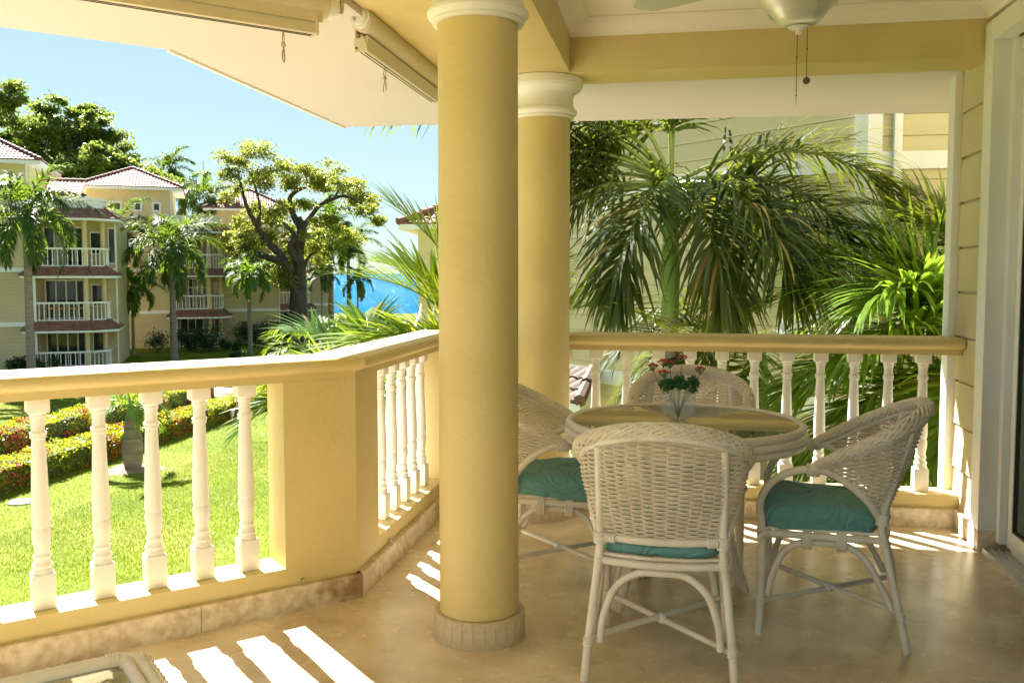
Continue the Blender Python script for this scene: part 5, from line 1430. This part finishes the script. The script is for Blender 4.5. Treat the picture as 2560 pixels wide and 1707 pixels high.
for az, el, dr, lf in ((185, 38, 120, 0.9), (350, 40, 120, 0.9), (240, 30, 110, 0.7), (305, 25, 105, 0.75), (90, 60, 110, 1.0), (140, 50, 115, 0.9), (30, 55, 110, 0.9), (265, 74, 60, 0.9), (200, 12, 90, 0.8), (335, 15, 95, 0.85)):
    place('frond', frond_mesh(1.45 * lf, el, dr, 34, 0.42, 0.035, 0.35, vee=35, segs=3, mats=[M['rachis'], M['lf_areca']], rr=0.03, messy=0.06, bare=0.18), bp, (0, 0, 1.72), R(az))

# ------------------------------------------------------------------ broadleaf trees
def clump_cloud(c, r, n, flat=0.7):
    p = rng.normal(size=(n, 3)) * 0.48
    return np.array(c) + p * np.array([r, r, r * flat])

def tree(label, name_u, w0, clumps, limbs, leaf, size, per, group='large old trees', spread=2.4, bark='bark'):
    """clumps: (u, w-offset, z, radius); limbs: list of [(u, w-offset, z, radius)...]; all in view-aligned metres"""
    o = G(name_u, w0, GZ); t = thing('broadleaf_tree', label, 'tree', (o.x, o.y, o.z), R(YAW), group)
    mb = MB()
    for i, lm in enumerate(limbs):
        pts = crom([V(a - name_u, b, c - GZ) for a, b, c, r in lm], 6)
        rs0 = [r for *_, r in lm]; rs = []
        for k in range(len(pts)):
            f_ = k / (len(pts) - 1) * (len(rs0) - 1); j = min(int(f_), len(rs0) - 2); rs.append((rs0[j] + (rs0[j + 1] - rs0[j]) * (f_ - j)) * random.uniform(0.93, 1.08))
        if i == 0: build(MB().tube(pts, rs, 14), 'trunk', M[bark], t, smooth=60)
        else: build(MB().tube(pts, rs, 8), 'limb', M[bark], t, smooth=60)
    P = []
    for (u, wo, z, r) in clumps:
        k = max(6, int(r * r * 5.5))
        for j in range(k):
            q = rng.normal(size=3); q /= np.linalg.norm(q); q *= r * 1.0 * rng.random() ** 0.45
            P.append(clump_cloud((u - name_u + q[0], wo + q[1], z - GZ + q[2] * 0.75), rng.uniform(0.45, 0.85) * (0.7 + 0.2 * r), int(per * rng.uniform(0.6, 1.4)), rng.uniform(0.42, 0.7)))
    P = np.concatenate(P)
    v, q = leaf_quads(P, size, upb=0.25, asp=0.6)
    place('crown', fast_mesh('crown', v, q, M[leaf]), t)
    return t
def px(x, y, d): return ((x - 1280) / 2280 * d, 1.35 + (684 - y) / 2280 * d)
D1 = 78.0
bigc = [(30, 300, 60), (95, 262, 42), (140, 275, 48), (190, 280, 45), (235, 305, 42), (270, 345, 42), (290, 385, 34), (60, 345, 62), (130, 335, 60), (200, 350, 58), (245, 390, 45), (20, 390, 60), (90, 400, 58), (160, 410, 55), (215, 430, 45),
        (-50, 340, 70), (-40, 420, 60), (320, 395, 34), (350, 420, 34), (385, 430, 30), (330, 440, 32), (280, 440, 36), (120, 450, 45), (60, 450, 45), (180, 440, 50), (170, 360, 55), (190, 470, 45), (230, 350, 50), (110, 310, 45), (15, 260, 30), (150, 480, 40), (-110, 380, 70), (385, 462, 30), (300, 400, 46), (340, 425, 44), (385, 440, 40), (425, 458, 28), (310, 450, 44)]
cl_ = []
for (x, y, r) in bigc:
    u, z = px(x, y + 6, D1); cl_.append((u, random.uniform(-3.5, 3.5), z, r / 2280 * D1))
def L_(pts, d): return [(*(lambda a: (a[0],))(px(x, y, d)), wo, px(x, y, d)[1], r) for x, y, wo, r in pts]
lim = [L_([(182, 860, 0, 0.75), (184, 640, 0, 0.6), (186, 480, 0, 0.5), (188, 380, 0, 0.34), (180, 300, 0, 0.15)], D1),
       L_([(186, 480, 0, 0.4), (150, 430, 0.5, 0.3), (100, 380, 1, 0.2), (60, 330, 1, 0.1)], D1), L_([(186, 440, 0, 0.36), (230, 400, -1, 0.24), (265, 360, -1, 0.12)], D1),
       L_([(184, 500, 0, 0.36), (120, 460, -1, 0.25), (40, 420, -1, 0.14)], D1), L_([(186, 500, 0, 0.3), (260, 460, 1, 0.2), (340, 430, 1, 0.12)], D1), L_([(188, 380, 0, 0.25), (210, 330, 1, 0.16), (225, 300, 1, 0.08)], D1)]
tree('very large dense green tree rising behind the left apartment block', px(182, 860, D1)[0], D1, cl_, lim, 'lf_tree', 0.30, 175)
D2 = 66.0
alc = [(622, 395, 32), (660, 385, 26), (590, 400, 24), (640, 430, 34), (685, 420, 28), (600, 440, 26), (660, 460, 30), (590, 485, 26), (720, 445, 34), (760, 430, 22), (775, 460, 26), (800, 425, 24), (815, 445, 22), (790, 470, 24), (735, 475, 28),
       (840, 462, 26), (865, 455, 28), (890, 475, 28), (910, 500, 22), (925, 530, 18), (942, 548, 11), (880, 500, 18), (780, 520, 16), (620, 520, 26), (655, 545, 34), (690, 535, 30), (710, 515, 26), (600, 565, 24), (640, 585, 34),
       (600, 605, 32), (620, 630, 26), (670, 590, 26), (700, 570, 26), (790, 555, 28), (820, 560, 30), (850, 585, 30), (880, 600, 24), (800, 600, 32), (840, 620, 26), (790, 640, 26), (710, 630, 24), (740, 620, 22), (720, 680, 36), (690, 670, 26), (700, 705, 30), (735, 700, 28), (770, 620, 20)]
cl_ = []
for (x, y, r) in alc:
    u, z = px(x, y, D2); cl_.append((u, random.uniform(-2.0, 2.0) + (1.0 if y > 640 else 0), z, 1.3 * r / 2280 * D2))
lim = [L_([(742, 890, 0, 0.85), (746, 800, 0, 0.66), (746, 745, 0, 0.58), (752, 690, 0, 0.42), (748, 630, 0, 0.40), (756, 575, 0, 0.34), (748, 545, 0, 0.26)], D2),
       L_([(745, 740, -0.3, 0.34), (715, 650, -0.5, 0.28), (680, 610, -0.5, 0.24), (650, 565, -0.5, 0.19), (625, 520, -0.3, 0.15), (610, 475, 0, 0.12), (600, 430, 0, 0.07)], D2),
       L_([(720, 655, -0.4, 0.28), (680, 645, -0.8, 0.24), (640, 630, -1, 0.18), (620, 615, -1, 0.1)], D2),
       L_([(748, 560, 0, 0.26), (735, 535, 0, 0.22), (728, 500, 0, 0.17), (745, 480, 0, 0.16), (770, 470, 0, 0.1)], D2),
       L_([(752, 580, 0, 0.26), (775, 545, 0.3, 0.19), (800, 515, 0.3, 0.16), (830, 500, 0.3, 0.15), (860, 492, 0.2, 0.12), (895, 505, 0, 0.09), (925, 525, 0, 0.05), (943, 552, 0, 0.03)], D2),
       L_([(835, 500, 0.3, 0.1), (845, 480, 0.4, 0.08), (850, 465, 0.4, 0.05)], D2), L_([(650, 565, -0.5, 0.14), (660, 520, -0.6, 0.1), (640, 440, -0.6, 0.06)], D2),
       L_([(756, 660, -0.5, 0.3), (735, 620, -0.8, 0.24), (745, 590, -0.9, 0.18), (720, 560, -1, 0.1)], D2), L_([(790, 630, 0.5, 0.06), (770, 645, 0.2, 0.1), (757, 690, 0, 0.14)], D2),
       L_([(605, 468, 0, 0.06), (575, 452, 0, 0.04), (550, 452, 0, 0.02)], D2)]
tree('old spreading tree with a dark twisted trunk and airy yellow-green crown near the sea', px(748, 860, D2)[0], D2, cl_, lim, 'lf_almond', 0.19, 135)

# ------------------------------------------------------------------ shrubs
def shrub(label, u, w, rx, h, n, leaf='lf_dark', size=0.22, z=GZ, group='shrubs along the apartment blocks'):
    g = G(u, w, z); t = thing('shrub', label, 'shrub', (g.x, g.y, g.z), R(YAW), group)
    P = []
    k = max(4, int(rx * 4))
    for j in range(k):
        c = ((random.random() * 2 - 1) * rx * 0.85, random.uniform(-0.5, 0.5), h * random.uniform(0.25, 0.8))
        P.append(clump_cloud(c, h * random.uniform(0.28, 0.45), n // k, 0.9))
    P = np.concatenate(P); P[:, 2] = np.abs(P[:, 2])
    v, q = leaf_quads(P, size, upb=0.1, asp=0.35)
    place('foliage', fast_mesh('foliage', v, q, M[leaf]), t)
    sb = MB()
    for j in range(7):
        a = (random.random() * 2 - 1) * rx * 0.8; sb.tube([V(a * 0.8, 0, 0), V(a, random.uniform(-.2, .2), h * 0.6)], [0.03, 0.012], 5)
    build(sb, 'stems', M['bark'], t)
for i, (lab, u, w, rx, h, n) in enumerate([
    ('dark shrubs at the foot of the wall between the left and middle blocks', -22.3, 62.5, 2.4, 1.8, 2600),
    ('dark shrub beside the lowest balcony of the left block', -26.0, 54.0, 1.2, 1.5, 1200),
    ('low dark hedge plants in front of the lowest balcony of the middle block', -20.8, 63.6, 2.2, 0.7, 1500),
    ('long bank of dark shrubs along the wall right of the middle block', -18.3, 68.0, 3.2, 1.9, 3600),
    ('dark shrubs at the left edge under the first royal palm', -25.6, 48.5, 1.6, 0.9, 1200),
    ('leafy shrub at the foot of the old spreading tree', -14.4, 67.5, 1.5, 1.8, 1500),
    ('shrubs at the shore below the sea view', -10.5, 78, 5.0, 1.6, 3000),
    ('spiky low plants on the lawn before the apartment blocks', -17.0, 57.0, 1.0, 0.6, 500)]):
    shrub(lab, u, w, rx, h, n)

# ------------------------------------------------------------------ garden lamps, cover, mast
lp = G(-9.49, 45.0)
ln = thing('garden_lamp', 'pale lantern on a post showing just above the left palms', 'lamp', (lp.x, lp.y, GZ))
build(MB().tube([V(0, 0, 0), V(0, 0, 2.75)], 0.045, 10), 'post', M['lamp_white'], ln, smooth=50)
build(MB().lathe([(0.06, 2.75), (0.10, 2.78), (0.15, 3.08), (0.13, 3.1)], 6), 'lantern_glass', M['lantern_glass'], ln, smooth=0)
build(MB().lathe([(0.19, 3.08), (0.17, 3.14), (0.08, 3.22), (0.03, 3.27), (0.015, 3.36), (0.001, 3.38)], 8), 'cap', M['lamp_white'], ln, smooth=30)
sp_ = thing('spot_light', 'small white garden spotlight at the foot of the nearest hedge', 'spotlight', (-15.85, 30.6, GZ))
build(MB().tube([V(0, 0, 0), V(0, 0, 0.2)], 0.02, 8), 'stake', M['lamp_white'], sp_)
build(MB().tube([V(0, 0, 0.18), V(0.02, -0.02, 0.42)], [0.06, 0.075], 12), 'lamp_head', M['lamp_white'], sp_, smooth=40)
cv = build(MB().lathe([(0.001, 0.045), (0.26, 0.045), (0.29, 0.03), (0.29, 0.0)], 24), 'drain_cover', M['path'], smooth=30, loc=(-15.05, 18.7, GZ))
tag(cv, 'round pale cover set in the lawn at the far left', 'cover')
mp_ = G(-27.0, 80.5)
ms = build(MB().tube([V(0, 0, 0), V(0, 0, 7.0), V(0, 0, 15.2)], [0.06, 0.045, 0.02], 6), 'mast', M['dark'], smooth=50, loc=(mp_.x, mp_.y, GZ)); tag(ms, 'thin dark mast rising above the roofs against the sky', 'mast')
